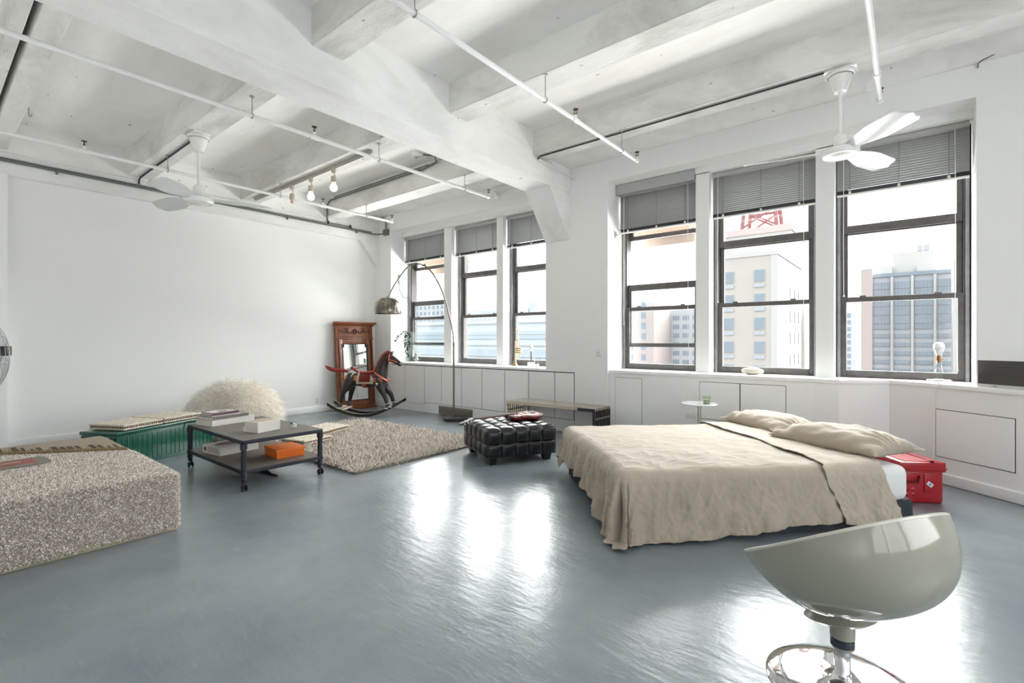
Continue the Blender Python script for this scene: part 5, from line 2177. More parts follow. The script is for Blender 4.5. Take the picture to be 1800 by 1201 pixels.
def skin_mesh(name, pts, edges, radii, root, m, parent, sub=2):
    me = bpy.data.meshes.new(name)
    me.from_pydata([tuple(p) for p in pts], edges, [])
    o = bpy.data.objects.new(name, me)
    COL.objects.link(o)
    md = o.modifiers.new('skin', 'SKIN')
    md.use_smooth_shade = True
    if not me.skin_vertices:
        try:
            me.attributes.new('skin', 'FLOAT', 'POINT')
        except Exception:
            pass
    sv = me.skin_vertices[0].data if me.skin_vertices else None
    if sv is not None:
        for i, r_ in enumerate(radii):
            sv[i].radius = (r_, r_) if not isinstance(r_, tuple) else r_
            sv[i].use_root = (i == root)
    ss = o.modifiers.new('sub', 'SUBSURF')
    ss.levels = sub
    ss.render_levels = sub
    dg = bpy.context.evaluated_depsgraph_get()
    me2 = bpy.data.meshes.new_from_object(o.evaluated_get(dg))
    bpy.data.objects.remove(o)
    me2.name = name
    me2.materials.clear()
    me2.polygons.foreach_set('use_smooth', [True] * len(me2.polygons))
    r = link(name, me2, m, parent)
    return r


pts, edges, rad = [], [], []


def jn(p, r_, link_to=None):
    pts.append(p)
    rad.append(r_)
    if link_to is not None:
        edges.append((link_to, len(pts) - 1))
    return len(pts) - 1


pel = jn(hp3(450, 530), 0.118)
j = jn(hp3(400, 520), 0.105, pel)
j1 = jn(hp3(560, 560), 0.122, pel)
j2 = jn(hp3(700, 575), 0.124, j1)
j3 = jn(hp3(860, 560), 0.130, j2)
j4 = jn(hp3(940, 545), 0.118, j3)
k1 = jn(hp3(945, 440), 0.098, j4)
k2 = jn(hp3(965, 340), 0.082, k1)
k3 = jn(hp3(1000, 240), 0.072, k2)
k4 = jn(hp3(1060, 185), 0.070, k3)
k5 = jn(hp3(1130, 215), 0.058, k4)
k6 = jn(hp3(1200, 255), 0.044, k5)
k7 = jn(hp3(1255, 285), 0.036, k6)
for s in (-1, 1):
    dx = 0 if s < 0 else 75
    h1 = jn(hp3(430, 610, s * 0.075), 0.078, pel)
    h2 = jn(hp3(385 + dx * 0.5, 680, s * 0.10), 0.060, h1)
    h3 = jn(hp3(345 + dx, 745, s * 0.105), 0.040, h2)
    h4 = jn(hp3(325 + dx, 840, s * 0.11), 0.027, h3)
    h5 = jn(hp3(308 + dx, 920, s * 0.115), 0.026, h4)
    f1 = jn(hp3(930, 640, s * 0.075), 0.070, j4)
    f2 = jn(hp3(970 + dx * 0.5, 720, s * 0.095), 0.048, f1)
    f3 = jn(hp3(1005 + dx * 0.8, 790, s * 0.10), 0.034, f2)
    f4 = jn(hp3(1035 + dx * 0.8, 860, s * 0.105), 0.026, f3)
    f5 = jn(hp3(1060 + dx * 0.7, 935, s * 0.11), 0.026, f4)
skin_mesh('body', pts, edges, [r_ * (1.06 if i_ < 6 else 1.22 if i_ < 13 else 1.38) for i_, r_ in enumerate(rad)], 0, M_horse, hr)
for s in (-1, 1):
    dx = 0 if s < 0 else 75
    for cx, cy in ((298 + dx, 960), (1070 + dx * 0.7, 972)):
        b = nb()
        c = hp3(cx, cy, s * 0.115)
        lathe(b, [(0.0, 0.035), (0.030, 0.03), (0.036, 0.0), (0.042, -0.032), (0.0, -0.034)], 16, Matrix.Translation(c))
        obj('hoof', b, mat('dark_hoof', rgb(40, 38, 44), rough=0.3) if 'dark_hoof' not in bpy.data.materials else bpy.data.materials['dark_hoof'], hr)
# head details
b = nb()
tube(b, [hp3(1215, 300), hp3(1245, 318), hp3(1262, 322)], [0.026, 0.022, 0.018], 10)
obj('lower_jaw', b, M_horse, hr)
for s in (-1, 1):
    b = nb()
    c0, c1 = hp3(1095, 150, s * 0.035), hp3(1130, 88, s * 0.045)
    tube(b, [c0, c0.lerp(c1, 0.5), c1], [0.020, 0.016, 0.003], 8)
    obj('ear', b, M_horse, hr)
    b = nb()
    ball(b, hp3(1150, 200, s * 0.047), 0.012, 2)
    obj('eye', b, M_hblack, hr)
    b = nb()
    ball(b, hp3(1272, 272, s * 0.026), 0.008, 1)
    obj('nostril', b, M_hblack, hr)
# mane
b = nb()
crest = [hp3(830, 420), hp3(870, 330), hp3(915, 240), hp3(965, 160), hp3(1020, 112), hp3(1070, 100), hp3(1110, 130)]
sm = []
for i in range(len(crest) - 1):
    for t in range(5):
        sm.append(crest[i].lerp(crest[i + 1], t / 5))
sm.append(crest[-1])
tube(b, sm, [0.030 + 0.004 * (k % 2) for k in range(len(sm))], 10)
for v in b.verts:
    v.co.y *= 1.1
obj('mane', b, mat('red_brown_mane', rgb(128, 52, 44), rough=0.35, coat=0.3), hr)
b = nb()
tl = [hp3(395, 425), hp3(330, 405), hp3(250, 405), hp3(170, 400), hp3(100, 380), hp3(55, 352), hp3(20, 332)]
tube(b, tl, [0.022, 0.030, 0.034, 0.036, 0.036, 0.028, 0.010], 14)
obj('tail', b, M_hred, hr)


def wrap(name, x0, x1, a0, a1, R0, m, th=0.008, cz=572, parent=None, flare=0.0, rx=1.0):
    """a curved blanket over the barrel, a0..a1 measured from the top, degrees"""
    b = nb()
    c = (1145 - cz) * HS

    def f(u, v):
        x = (x0 + (x1 - x0) * u - 700) * HS
        a = radians(a0 + (a1 - a0) * v)
        r_ = R0 + flare * abs(sin(a))
        return Vector((x, r_ * sin(a) * rx, c + r_ * cos(a)))
    grid(b, f, 12, 28)
    bmesh.ops.solidify(b, geom=b.faces[:], thickness=th)
    bmesh.ops.recalc_face_normals(b, faces=b.faces)
    return obj(name, b, m, parent or hr, angle=50)


bl_ = wrap('saddle_blanket', 560, 838, -112, 112, 0.135, M_hcream)
wrap('saddle', 610, 790, -95, 95, 0.145, M_hred, 0.010)
# pommel and cantle
b = nb()
tube(b, [hp3(560, 440), hp3(520, 405), hp3(480, 375), hp3(445, 358)], [0.020, 0.022, 0.022, 0.024], 10)
obj('cantle', b, M_hred, hr)
b = nb()
tube(b, [hp3(600, 437), hp3(690, 447), hp3(790, 437), hp3(835, 418)], [0.030, 0.034, 0.034, 0.022], 12)
for v in b.verts:
    v.co.y *= 2.0
obj('saddle_seat', b, M_hred, hr)
wrap('girth', 650, 712, 70, 290, 0.128, M_salmon, 0.006)
wrap('flank_band', 380, 560, -100, -58, 0.134, M_horange, 0.006, cz=545)
wrap('flank_band', 380, 560, 58, 100, 0.134, M_horange, 0.006, cz=545)
wrap('shoulder_band', 838, 985, -104, -72, 0.140, M_horange, 0.006, cz=560)
wrap('shoulder_band', 838, 985, 72, 104, 0.140, M_horange, 0.006, cz=560)
for s in (-1, 1):
    b = nb()
    tube(b, [hp3(845, 435, s * 0.075), hp3(920, 480, s * 0.125), hp3(1000, 535, s * 0.115), hp3(1055, 575, s * 0.05)], 0.016, 8)
    for v in b.verts:
        pass
    obj('breast_strap', b, M_salmon, hr)
    b = nb()
    tube(b, [hp3(360, 500, s * 0.085), hp3(420, 545, s * 0.125), hp3(470, 555, s * 0.135)], 0.012, 8)
    tube(b, [hp3(500, 450, s * 0.07), hp3(485, 490, s * 0.118), hp3(490, 545, s * 0.137)], 0.012, 8)
    obj('breeching_strap', b, M_hcream, hr)
    for cx, cy, m_ in ((465, 530, M_hblue), (900, 548, M_hblue)):
        b = nb()
        Mx = Matrix.Translation(hp3(cx, cy, s * 0.141)) @ rot('Y', 45)
        box(b, -0.026, 0.026, -0.007, 0.007, -0.026, 0.026, bev=0.003, seg=1, M=Mx)
        obj('blue_diamond', b, m_, hr)
    for cx, cy in ((450, 610), (903, 630)):
        b = nb()
        Mx = Matrix.Translation(hp3(cx, cy - 18, s * 0.139))
        ball(b, (0, 0, 0), 0.024, 2, (1.2, 0.4, 0.7), Mx)
        o = obj('tassel_top', b, M_hcream, hr)
        b = nb()
        Mx = Matrix.Translation(hp3(cx, cy + 18, s * 0.138))
        ball(b, (0, 0, 0), 0.026, 2, (1.2, 0.4, 1.0), Mx)
        obj('tassel', b, M_hblue, hr)
# bridle
b = nb()
c = hp3(1078, 200)
tube(b, [c + Vector((0.012 * cos(a), 0.070 * sin(a), 0.088 * cos(a))) for a in [2 * pi * k / 24 for k in range(24)]], 0.011, 6, closed=True)
for s in (-1, 1):
    tube(b, [hp3(1085, 225, s * 0.068), hp3(1150, 245, s * 0.056), hp3(1215, 275, s * 0.042)], 0.009, 6)
obj('bridle', b, M_salmon, hr)
# rockers, near (-y) and far
RR = 1.45
arc0 = [(110, 950), (250, 1030), (400, 1090), (550, 1125), (680, 1136), (800, 1128), (920, 1095), (1060, 1040), (1200, 970), (1310, 905)]
for s in (-1, 1):
    b = nb()
    top, botm = [], []
    for cx, cy in arc0:
        p = hp3(cx, cy, s * 0.17)
        top.append(p + Vector((0, 0, 0.034)))
        botm.append(p + Vector((0, 0, -0.018)))
    lo = min(v.z for v in botm)
    ring = []
    for tp_, bt_ in zip(top, botm):
        tp_ -= Vector((0, 0, lo))
        bt_ -= Vector((0, 0, lo))
        ring.append([b.verts.new(tp_ + Vector((0, -0.016, 0))), b.verts.new(tp_ + Vector((0, 0.016, 0))), b.verts.new(bt_ + Vector((0, 0.016, 0))), b.verts.new(bt_ + Vector((0, -0.016, 0)))])
    for A, B_ in zip(ring, ring[1:]):
        for i in range(4):
            b.faces.new((A[i], A[(i + 1) % 4], B_[(i + 1) % 4], B_[i]))
    b.faces.new(ring[0])
    b.faces.new(list(reversed(ring[-1])))
    bmesh.ops.recalc_face_normals(b, faces=b.faces)
    ro = obj('rocker', b, M_hblack, hr, angle=25)
    b = nb()
    for A, B_ in zip(top, top[1:]):
        q = [A + Vector((0, -0.006, 0.0)), A + Vector((0, 0.006, 0.0)), B_ + Vector((0, 0.006, 0.0)), B_ + Vector((0, -0.006, 0.0))]
        lo4 = [b.verts.new(v) for v in q]
        hi4 = [b.verts.new(v + Vector((0, 0, 0.004))) for v in q]
        b.faces.new(hi4)
        for i in range(4):
            b.faces.new((lo4[i], lo4[(i + 1) % 4], hi4[(i + 1) % 4], hi4[i]))
    obj('pale_top', b, M_hcream, ro, smooth=False)
for cx, cy in ((300, 1003), (378, 1020), (1062, 1008), (1125, 982)):
    p = hp3(cx, cy)
    b = nb()
    box(b, p.x - 0.034, p.x + 0.034, -0.19, 0.19, p.z - 0.008, p.z + 0.010, bev=0.003, seg=1)
    obj('foot_board', b, M_hcream, hr, smooth=False)

# ---------------------------------------------------------------- arc lamp
al = thing('arc_lamp', 'chrome arc floor lamp with a dome shade on a black disc base', 'lamp', (-5.99, 5.80, 0))
b = nb()
lathe(b, [(0.0, 0.0), (0.195, 0.0), (0.20, 0.004), (0.20, 0.048), (0.192, 0.056), (0.0, 0.056)], 56, Matrix.Translation((0.02, 0.01, 0)))
obj('base', b, mat('black_stone', rgb(36, 38, 42), rough=0.3, var=0.2, vscale=12), al)
b = nb()
tube(b, [(0, 0, 0.05), (0, 0, 1.29)], 0.016, 14)
lathe(b, [(0.0, 1.26), (0.020, 1.26), (0.021, 1.32), (0.0, 1.33)], 16)
obj('pole', b, M_brushed, al)
key = [(0, 0, 1.28), (-0.012, -0.01, 1.50), (-0.058, -0.046, 1.76), (-0.145, -0.118, 2.17), (-0.275, -0.222, 2.485), (-0.395, -0.32, 2.63), (-0.508, -0.411, 2.655), (-0.62, -0.503, 2.585),
       (-0.732, -0.594, 2.395), (-0.812, -0.66, 2.225), (-0.862, -0.70, 2.085)]
pts_ = []
for i in range(len(key) - 1):
    p0, p1, p2, p3 = [Vector(key[max(0, min(len(key) - 1, i + k))]) for k in (-1, 0, 1, 2)]
    for s in range(6):
        t = s / 6
        pts_.append(0.5 * ((2 * p1) + (p2 - p0) * t + (2 * p0 - 5 * p1 + 4 * p2 - p3) * t * t + (-p0 + 3 * p1 - 3 * p2 + p3) * t ** 3))
pts_.append(Vector(key[-1]))
b = nb()
tube(b, pts_, 0.0115, 10)
obj('arm', b, M_brushed, al)
b = nb()
lathe(b, [(0.0155, -0.03), (0.018, 0.0), (0.0155, 0.03)], 14, Matrix.Translation((-0.395, -0.32, 2.632)) @ rot('Z', 39) @ rot('Y', 75))
obj('joint', b, M_brushed, al)
b = nb()
Ms = Matrix.Translation((-0.868, -0.705, 1.81))
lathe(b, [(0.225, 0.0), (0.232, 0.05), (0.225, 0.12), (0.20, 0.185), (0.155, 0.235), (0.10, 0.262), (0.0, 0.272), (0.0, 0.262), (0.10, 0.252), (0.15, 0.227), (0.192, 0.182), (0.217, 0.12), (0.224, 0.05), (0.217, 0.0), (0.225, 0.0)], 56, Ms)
shd = obj('lamp_shade', b, mat('streaked_reflection_steel', rgb(158, 150, 138), rough=0.22, metal=1.0, col2=rgb(92, 86, 78), vscale=10, stretch=(3, 3, 0.04)), al, angle=60)  # upright reflection streaks painted into the brushed steel colour
b = nb()
for k in range(22):
    a = 2 * pi * k / 22
    ball(b, (0.125 * cos(a), 0.125 * sin(a), 0.252), 0.009, 1, (1, 1, 0.4), Ms)
o = obj('vent_holes', b, M_stack, shd)
o['kind'] = 'stuff'
b = nb()
lathe(b, [(0.0, 0.26), (0.022, 0.265), (0.018, 0.29), (0.0, 0.295)], 16, Ms)
obj('finial', b, M_brushed, al)
b = nb()
ball(b, (0, 0, 0.10), 0.05, 2, (1, 1, 1.2), Ms)
obj('bulb', b, M_white, al)

# ---------------------------------------------------------------- pedestal fan, cut by the left edge
pf = thing('pedestal_fan', 'chrome wire-cage pedestal fan cut off by the left edge of the photo', 'fan', (-6.68, 0.42, 0))
fwd = Matrix.Translation((0, 0, 1.205)) @ rot('Z', 200) @ rot('X', 90)
M_wire = mat('chrome_wire', rgb(196, 196, 202), rough=0.3, metal=0.5)
M_motor = mat('black_motor', rgb(40, 40, 42), rough=0.4)
FRR, FT = 0.335, 0.10
for sgn in (-1, 1):
    b = nb()
    for k in range(26):
        r0 = 0.06 + k * (FRR - 0.06) / 25
        z = sgn * FT * sqrt(max(0, 1 - (r0 / FRR) ** 2.4))
        tube(b, [fwd @ Vector((r0 * cos(2 * pi * q / 40), r0 * sin(2 * pi * q / 40), z)) for q in range(40)], 0.0010 if k < 25 else 0.003, 4, closed=True)
    o = obj('cage', b, M_wire, pf)
    b = nb()
    for k in range(8):
        a = 2 * pi * k / 8 + 0.2
        tube(b, [fwd @ Vector((r0 * cos(a), r0 * sin(a), sgn * (FT * sqrt(max(0, 1 - (r0 / FRR) ** 2.4)) - 0.003))) for r0 in [0.06 + q * (FRR - 0.06) / 10 for q in range(11)]], 0.0025, 5)
    obj('cage_brace', b, M_wire, pf)
b = nb()
lathe(b, [(0.0, FT), (0.06, FT), (0.06, FT + 0.006), (0.0, FT + 0.008)], 24, fwd)
obj('badge_plate', b, M_wire, pf)
for k in range(3):
    b = nb()
    Mb = fwd @ rot('Z', 120 * k) @ rot('Y', 0)
    prism(b, [(0.04, -0.04), (0.14, -0.11), (0.26, -0.10), (0.29, 0.0), (0.24, 0.07), (0.12, 0.05), (0.04, 0.03)], -0.002, 0.002, M=Mb @ rot('X', 18))
    obj('blade', b, mat('aluminium_blade', rgb(205, 205, 208), rough=0.35, metal=0.6) if k == 0 else bpy.data.materials['aluminium_blade'], pf, smooth=False)
b = nb()
lathe(b, [(0.0, -0.01), (0.05, -0.02), (0.055, -0.09), (0.07, -0.11), (0.075, -0.22), (0.06, -0.25), (0.0, -0.26)], 24, fwd)
obj('motor', b, M_motor, pf)
b = nb()
box(b, 0.165, 0.245, -0.035, 0.035, 1.21, 1.30, bev=0.008, M=rot('Z', 35))
obj('control_box', b, M_motor, pf)
b = nb()
tube(b, [(0, 0, 0.03), (0, 0, 1.12)], 0.018, 12)
Mp = fwd
tube(b, [(0, 0, 1.12), tuple(fwd @ Vector((0, -0.06, -0.16)))], 0.018, 10)
obj('pole', b, M_wire, pf)
b = nb()
lathe(b, [(0.0, 0.0), (0.22, 0.0), (0.225, 0.01), (0.20, 0.028), (0.03, 0.04), (0.0, 0.04)], 40)
obj('base', b, M_motor, pf)

# ---------------------------------------------------------------- things on the left sill
ZS = 0.925
M_leaf = island_mat('ivy_leaf', [rgb(34, 48, 34), rgb(58, 74, 54), rgb(92, 104, 80)], rough=0.6)
iv = thing('ivy_vase', 'tall clear square vase with trailing ivy at the far end of the left sill', 'plant', (-7.92, 6.44, ZS))
b = nb()
for (x0, x1, y0, y1) in ((-0.095, -0.089, -0.07, 0.07), (0.089, 0.095, -0.07, 0.07), (-0.089, 0.089, -0.07, -0.064), (-0.089, 0.089, 0.064, 0.07)):
    box(b, x0, x1, y0, y1, 0.0, 0.60)
box(b, -0.089, 0.089, -0.064, 0.064, 0.0, 0.02)
obj('vase', b, M_clear, iv, smooth=False)
b = nb()
stems = [[(0.0, -0.08, 0.60), (-0.03, -0.10, 0.5), (0.0, -0.10, 0.35), (0.03, -0.10, 0.2), (0.04, -0.095, 0.09)],
         [(0.03, -0.08, 0.60), (0.05, -0.10, 0.45), (0.02, -0.10, 0.28), (0.06, -0.10, 0.15)],
         [(-0.05, -0.08, 0.60), (-0.06, -0.10, 0.42), (-0.05, -0.10, 0.30), (-0.02, -0.10, 0.17)],
         [(0.06, -0.08, 0.6), (0.085, -0.09, 0.45), (0.075, -0.09, 0.3)],
         [(-0.06, -0.06, 0.61), (-0.11, -0.10, 0.60), (-0.15, -0.15, 0.54), (-0.18, -0.19, 0.49), (-0.19, -0.22, 0.41)]]
leaf = nb()
for st in stems:
    tube(b, st, 0.002, 5)
    n_ = 24
    for k in range(n_):
        t = k / (n_ - 1) * (len(st) - 1)
        i = min(len(st) - 2, int(t))
        p = Vector(st[i]).lerp(Vector(st[i + 1]), t - i) + Vector((random.gauss(0, 0.014), random.gauss(0, 0.010), random.gauss(0, 0.008)))
        R3 = Matrix.Translation(p) @ Matrix.Rotation(random.uniform(0, 6.28), 4, 'Z') @ Matrix.Rotation(random.uniform(-1, 1), 4, 'X')
        s = random.uniform(0.016, 0.027)
        vs3 = [leaf.verts.new(R3 @ Vector(q)) for q in ((0, 0, s * 0.6), (s, 0.1 * s, 0.2 * s), (s * 0.5, 0, -s), (-s * 0.5, 0, -s), (-s, 0.1 * s, 0.2 * s))]
        leaf.faces.new(vs3)
obj('stems', b, bpy.data.materials['ivy_leaf'], iv)
o = obj('foliage', leaf, M_leaf, iv, smooth=False)
o['kind'] = 'stuff'
hv = thing('hurricane_vase', 'clear glass footed hurricane vase beside the ivy on the left sill', 'vase', (-7.66, 6.38, ZS))
b = nb()
lathe(b, [(0.0, 0.0), (0.065, 0.0), (0.066, 0.008), (0.02, 0.016), (0.02, 0.035), (0.075, 0.048), (0.078, 0.24), (0.074, 0.24), (0.071, 0.054), (0.0, 0.046)], 32)
obj('glass', b, M_clear, hv)
b = nb()
lathe(b, [(0.0, 0.055), (0.034, 0.055), (0.034, 0.17), (0.0, 0.172)], 20)
obj('candle', b, mat('grey_candle', rgb(178, 178, 172), rough=0.6), hv)

tp = thing('trumpet', 'brass trumpet standing on its bell on the left sill', 'trumpet', (-5.17, 6.44, ZS), radians(30))
M_brs = mat('polished_brass', rgb(180, 160, 120), rough=0.28, metal=1.0)
b = nb()
prof = [(0.060, 0.0), (0.058, 0.004), (0.042, 0.02), (0.028, 0.05), (0.019, 0.10), (0.012, 0.17), (0.008, 0.24), (0.0065, 0.40)]
lathe(b, prof + [(0.005, 0.40), (0.0068, 0.24), (0.011, 0.17), (0.018, 0.10), (0.027, 0.05), (0.041, 0.021), (0.057, 0.005)], 28)
obj('bell', b, M_brs, tp)
b = nb()
x1 = 0.075
tube(b, [(0, 0, 0.40)] + [(x1 / 2 - x1 / 2 * cos(a), 0, 0.40 + x1 / 2 * sin(a)) for a in [pi * k / 10 for k in range(11)]] + [(x1, 0, 0.20)], 0.007, 10)
tube(b, [(x1, 0.0, 0.20), (x1, 0, 0.14), (x1 * 0.75, 0.0, 0.115), (x1 * 0.55, 0, 0.14), (x1 * 0.55, 0, 0.43), (x1 * 0.55, 0.0, 0.545)], 0.0065, 10)
obj('tubing', b, M_brs, tp)
for k in range(3):
    b = nb()
    z = 0.225 + k * 0.035
    tube(b, [(-0.005, 0.012, z), (0.105, 0.012, z)], 0.0125, 14)
    v_ = obj('valve', b, M_brs, tp)
    b = nb()
    tube(b, [(0.10, 0.012, z), (0.128, 0.012, z)], 0.004, 8)
    tube(b, [(0.126, 0.012, z), (0.131, 0.012, z)], 0.009, 12)
    obj('valve_button', b, M_brs, v_)
b = nb()
lathe(b, [(0.005, 0.53), (0.005, 0.575), (0.011, 0.60), (0.0135, 0.612), (0.008, 0.613)], 16, Matrix.Translation((x1 * 0.55, 0, 0)))
obj('mouthpiece', b, M_brs, tp)

tl_ = thing('small_lamp', 'thin bare-bulb table lamp on the left sill by the column', 'lamp', (-4.80, 6.40, ZS))
b = nb()
box(b, -0.045, 0.045, -0.045, 0.045, 0, 0.07, bev=0.006)
obj('base', b, M_white, tl_)
b = nb()
tube(b, [(0, 0, 0.06), (0, 0, 0.26)], 0.010, 10)
obj('stem', b, mat('bronze_stem', rgb(96, 84, 70), rough=0.4, metal=0.6), tl_)
b = nb()
lathe(b, [(0.0, 0.255), (0.026, 0.26), (0.034, 0.29), (0.034, 0.36), (0.028, 0.385), (0.0, 0.39)], 20)
obj('bulb', b, M_white, tl_)
tumbler('water_glass', 'clear tapered drinking glass on the left sill by the column', 'glass', (-4.655, 6.37, ZS), 0.038, 0.052, 0.16, M_clear, 0.05, mat('pale_water', rgb(216, 222, 220), rough=0.1))

# ---------------------------------------------------------------- things on the right sill
ZR = 0.942
pb = thing('sill_stone', 'smooth pale oval stone on the right sill', 'stone', (-1.46, 6.40, ZR))
b = nb()
ball(b, (0, 0, 0.043), 0.043, 3, (2.95, 1.9, 1.0))
for v in b.verts:
    if v.co.z < 0.006:
        v.co.z = 0.002
    v.co.z += 0.004 * noise.noise(v.co * 14)
obj('stone', b, mat('pale_stone', rgb(206, 196, 184), rough=0.7, var=0.12, vscale=20), pb)
bl2 = thing('bulb_lamp', 'clear glass ring lamp with a bare white bulb on the right sill', 'lamp', (0.235, 6.42, ZR))
b = nb()
lathe(b, [(0.0, 0.0), (0.095, 0.0), (0.105, 0.010), (0.10, 0.022), (0.085, 0.028), (0.05, 0.024), (0.035, 0.03), (0.0, 0.03)], 40)
obj('base', b, glass_mat('pale_glass', (0.93, 0.90, 0.86, 1), 0.05, 1.5), bl2)
b = nb()
lathe(b, [(0.0, 0.028), (0.034, 0.03), (0.030, 0.06), (0.034, 0.085), (0.030, 0.11), (0.022, 0.125), (0.018, 0.17), (0.022, 0.19), (0.0, 0.192)], 28)
obj('stem', b, M_clear, bl2)
b = nb()
lathe(b, [(0.0, 0.19), (0.017, 0.19), (0.022, 0.21), (0.022, 0.25), (0.018, 0.265), (0.0, 0.265)], 18)
tube(b, [(0.02, -0.005, 0.225), (0.036, -0.01, 0.225)], 0.005, 6)
obj('socket', b, mat('brass_socket', rgb(150, 112, 78), rough=0.3, metal=0.7), bl2)
b = nb()
lathe(b, [(0.016, 0.262), (0.022, 0.275), (0.042, 0.325), (0.044, 0.345)], 24)
nk_ = obj('bulb_neck', b, mat('grey_bulb_neck', rgb(186, 186, 190), rough=0.4), bl2)
b = nb()
lathe(b, [(0.044, 0.345), (0.041, 0.37), (0.028, 0.388), (0.0, 0.394)], 24)
obj('bulb', b, M_white, bl2)
cdx = thing('lamp_cord', 'white cord running from the bulb lamp over the sill and down the slanted wall', 'cord', (0.235, 6.40, ZR))
b = nb()
nrm = Vector((-0.627, -0.78, 0))
q0 = Vector((-0.155, 6.46, 0)) + 0.50 * Vector((0.78, -0.627, 0)) + nrm * 0.030
q1 = Vector((-0.155, 6.46, 0)) + 0.452 * Vector((0.78, -0.627, 0)) + nrm * 0.018
o0 = Vector((0.235, 6.40, ZR))
tube(b, [Vector((0.235, 6.34, ZR + 0.008)) - o0, Vector((0.25, 6.22, ZR + 0.008)) - o0, Vector((q0.x, q0.y, ZR + 0.010)) - o0 - nrm * 0.01, Vector((q0.x, q0.y, ZR - 0.01)) - o0,
         Vector((q1.x, q1.y, 0.85)) - o0 + nrm * 0.01, Vector((q1.x, q1.y, 0.70)) - o0, Vector((q1.x, q1.y, 0.40)) - o0, Vector((q1.x, q1.y, 0.12)) - o0 + nrm * 0.012], 0.005, 8)
obj('cord', b, M_cord, cdx)

tv = thing('flat_screen', 'small flat screen with a silver lower bezel on the corner ledge', 'screen', tuple(Vector((-0.155, 6.46, 0)) + 0.80 * Vector((0.78, -0.627, 0)) - nrm * 0.012 + Vector((0, 0, ZR))), ang_d)
b = nb()
box(b, 0.0, 0.42, 0.0, 0.035, 0.028, 0.236, bev=0.003)
obj('screen', b, mat('dark_screen', rgb(72, 69, 68), rough=0.22, spec=0.4), tv)
b = nb()
box(b, -0.002, 0.422, -0.003, 0.03, 0.0, 0.030, bev=0.004)
box(b, -0.002, 0.422, 0.004, 0.03, 0.234, 0.240, bev=0.002)
bz = obj('bezel', b, mat('silver_bezel', rgb(196, 196, 194), rough=0.35, metal=0.2), tv)
b = nb()
box(b, 0.115, 0.150, -0.0045, -0.0025, 0.012, 0.019, bev=0.0015, seg=1)
obj('badge', b, M_slot, bz)
# ================================================================ the city outside; aerial haze is put into the far buildings' paler colours
M_beige = mat('beige_brick', (0.43, 0.395, 0.355, 1), rough=0.9, var=0.06, vscale=0.3, spec=0.1)
M_beige2 = mat('pale_stucco', (0.45, 0.435, 0.415, 1), rough=0.9, spec=0.1)
M_glassd = mat('facade_glass', (0.22, 0.25, 0.285, 1), rough=0.25, spec=0.3)
M_glassm = mat('band_glass', (0.24, 0.285, 0.33, 1), rough=0.3, spec=0.3, var=0.2, vscale=0.2)
M_spand = mat('grey_spandrel', (0.37, 0.385, 0.405, 1), rough=0.8, spec=0.1)
M_pink = mat('pink_brick', (0.43, 0.36, 0.34, 1), rough=0.9, spec=0.1)
M_haze = mat('hazy_concrete', (0.46, 0.47, 0.48, 1), rough=0.9, spec=0.1)
M_rsteel = mat('red_primer_steel', (0.26, 0.12, 0.12, 1), rough=0.8, spec=0.1)
M_bblue = mat('blue_grey_glass', (0.53, 0.59, 0.62, 1), rough=0.4, spec=0.3, var=0.1, vscale=0.1)
M_bband = mat('blue_grey_band', (0.40, 0.455, 0.49, 1), rough=0.4, spec=0.3)
M_street = mat('street_ground', (0.03, 0.03, 0.03, 1), rough=0.95)

b = nb()
box(b, -600, 400, 8, 900, -46, -45)
o = obj('street', b, M_street, None, smooth=False)
o['kind'] = 'structure'
o['label'] = 'street level far below the windows'
o['category'] = 'ground'


def building(label, x0, x1, y0, dep, zt, m, name='building'):
    t = thing(name, label, 'building', ((x0 + x1) / 2, y0, -45))
    b = nb()
    box(b, x0 - t.location.x, x1 - t.location.x, 0, dep, 0, zt + 45)
    obj('wall', b, m, t, smooth=False)
    return t


def win(t, x, z, w, h, sill=True):
    """one window set into a facade that faces the room"""
    b = nb()
    cx = t.location.x
    box(b, x - w / 2 - cx, x + w / 2 - cx, -0.10, 0.05, z - h / 2 + 45, z + h / 2 + 45)
    f = obj('window', b, M_spand, t, smooth=False)
    b = nb()
    box(b, x - w / 2 + 0.07 - cx, x + w / 2 - 0.07 - cx, -0.14, -0.08, z - h / 2 + 45.07, z + h / 2 + 44.93)
    obj('pane', b, M_glassd, f, smooth=False)


# beige tower
tw = building('beige brick tower with single square windows and grey vents', -21.5, -12.45, 67, 17, 12.5, M_beige)
cx = tw.location.x
for k in range(8):
    zc = 9.55 - 3.0 * k
    for x in (-18.1, -14.48):
        win(tw, x, zc, 1.25, 1.5)
        b = nb()
        box(b, x - 0.62 - cx, x + 0.62 - cx, -0.14, 0.05, zc - 1.45 + 45, zc - 1.0 + 45)
        obj('vent', b, M_spand, tw, smooth=False)
b = nb()
box(b, -21.6 - cx, -12.35 - cx, -0.12, 17.1, 57.0, 57.6)
obj('parapet', b, M_beige2, tw, smooth=False)
b = nb()
box(b, -13.2 - cx, -12.44 - cx, -0.06, 0.1, 0, 57.2)
obj('corner_pier', b, M_beige2, tw, smooth=False)
b = nb()
for k in range(6):
    for q in range(3):
        box(b, -12.46 - cx, -12.36 - cx, 8 + q * 3.2, 9.2 + q * 3.2, 52 - k * 3.0, 53.5 - k * 3.0)
o = obj('side_windows', b, M_spand, tw, smooth=False)
o['kind'] = 'stuff'
ph = building('pale penthouse block behind the beige tower, carrying red steelwork', -27, -13.75, 84.2, 12, 18.6, M_beige2)
cx = ph.location.x
b = nb()
box(b, -27 - cx, -13.6 - cx, -0.3, 12, 63.2, 64.2)
obj('cornice', b, M_pink, ph, smooth=False)
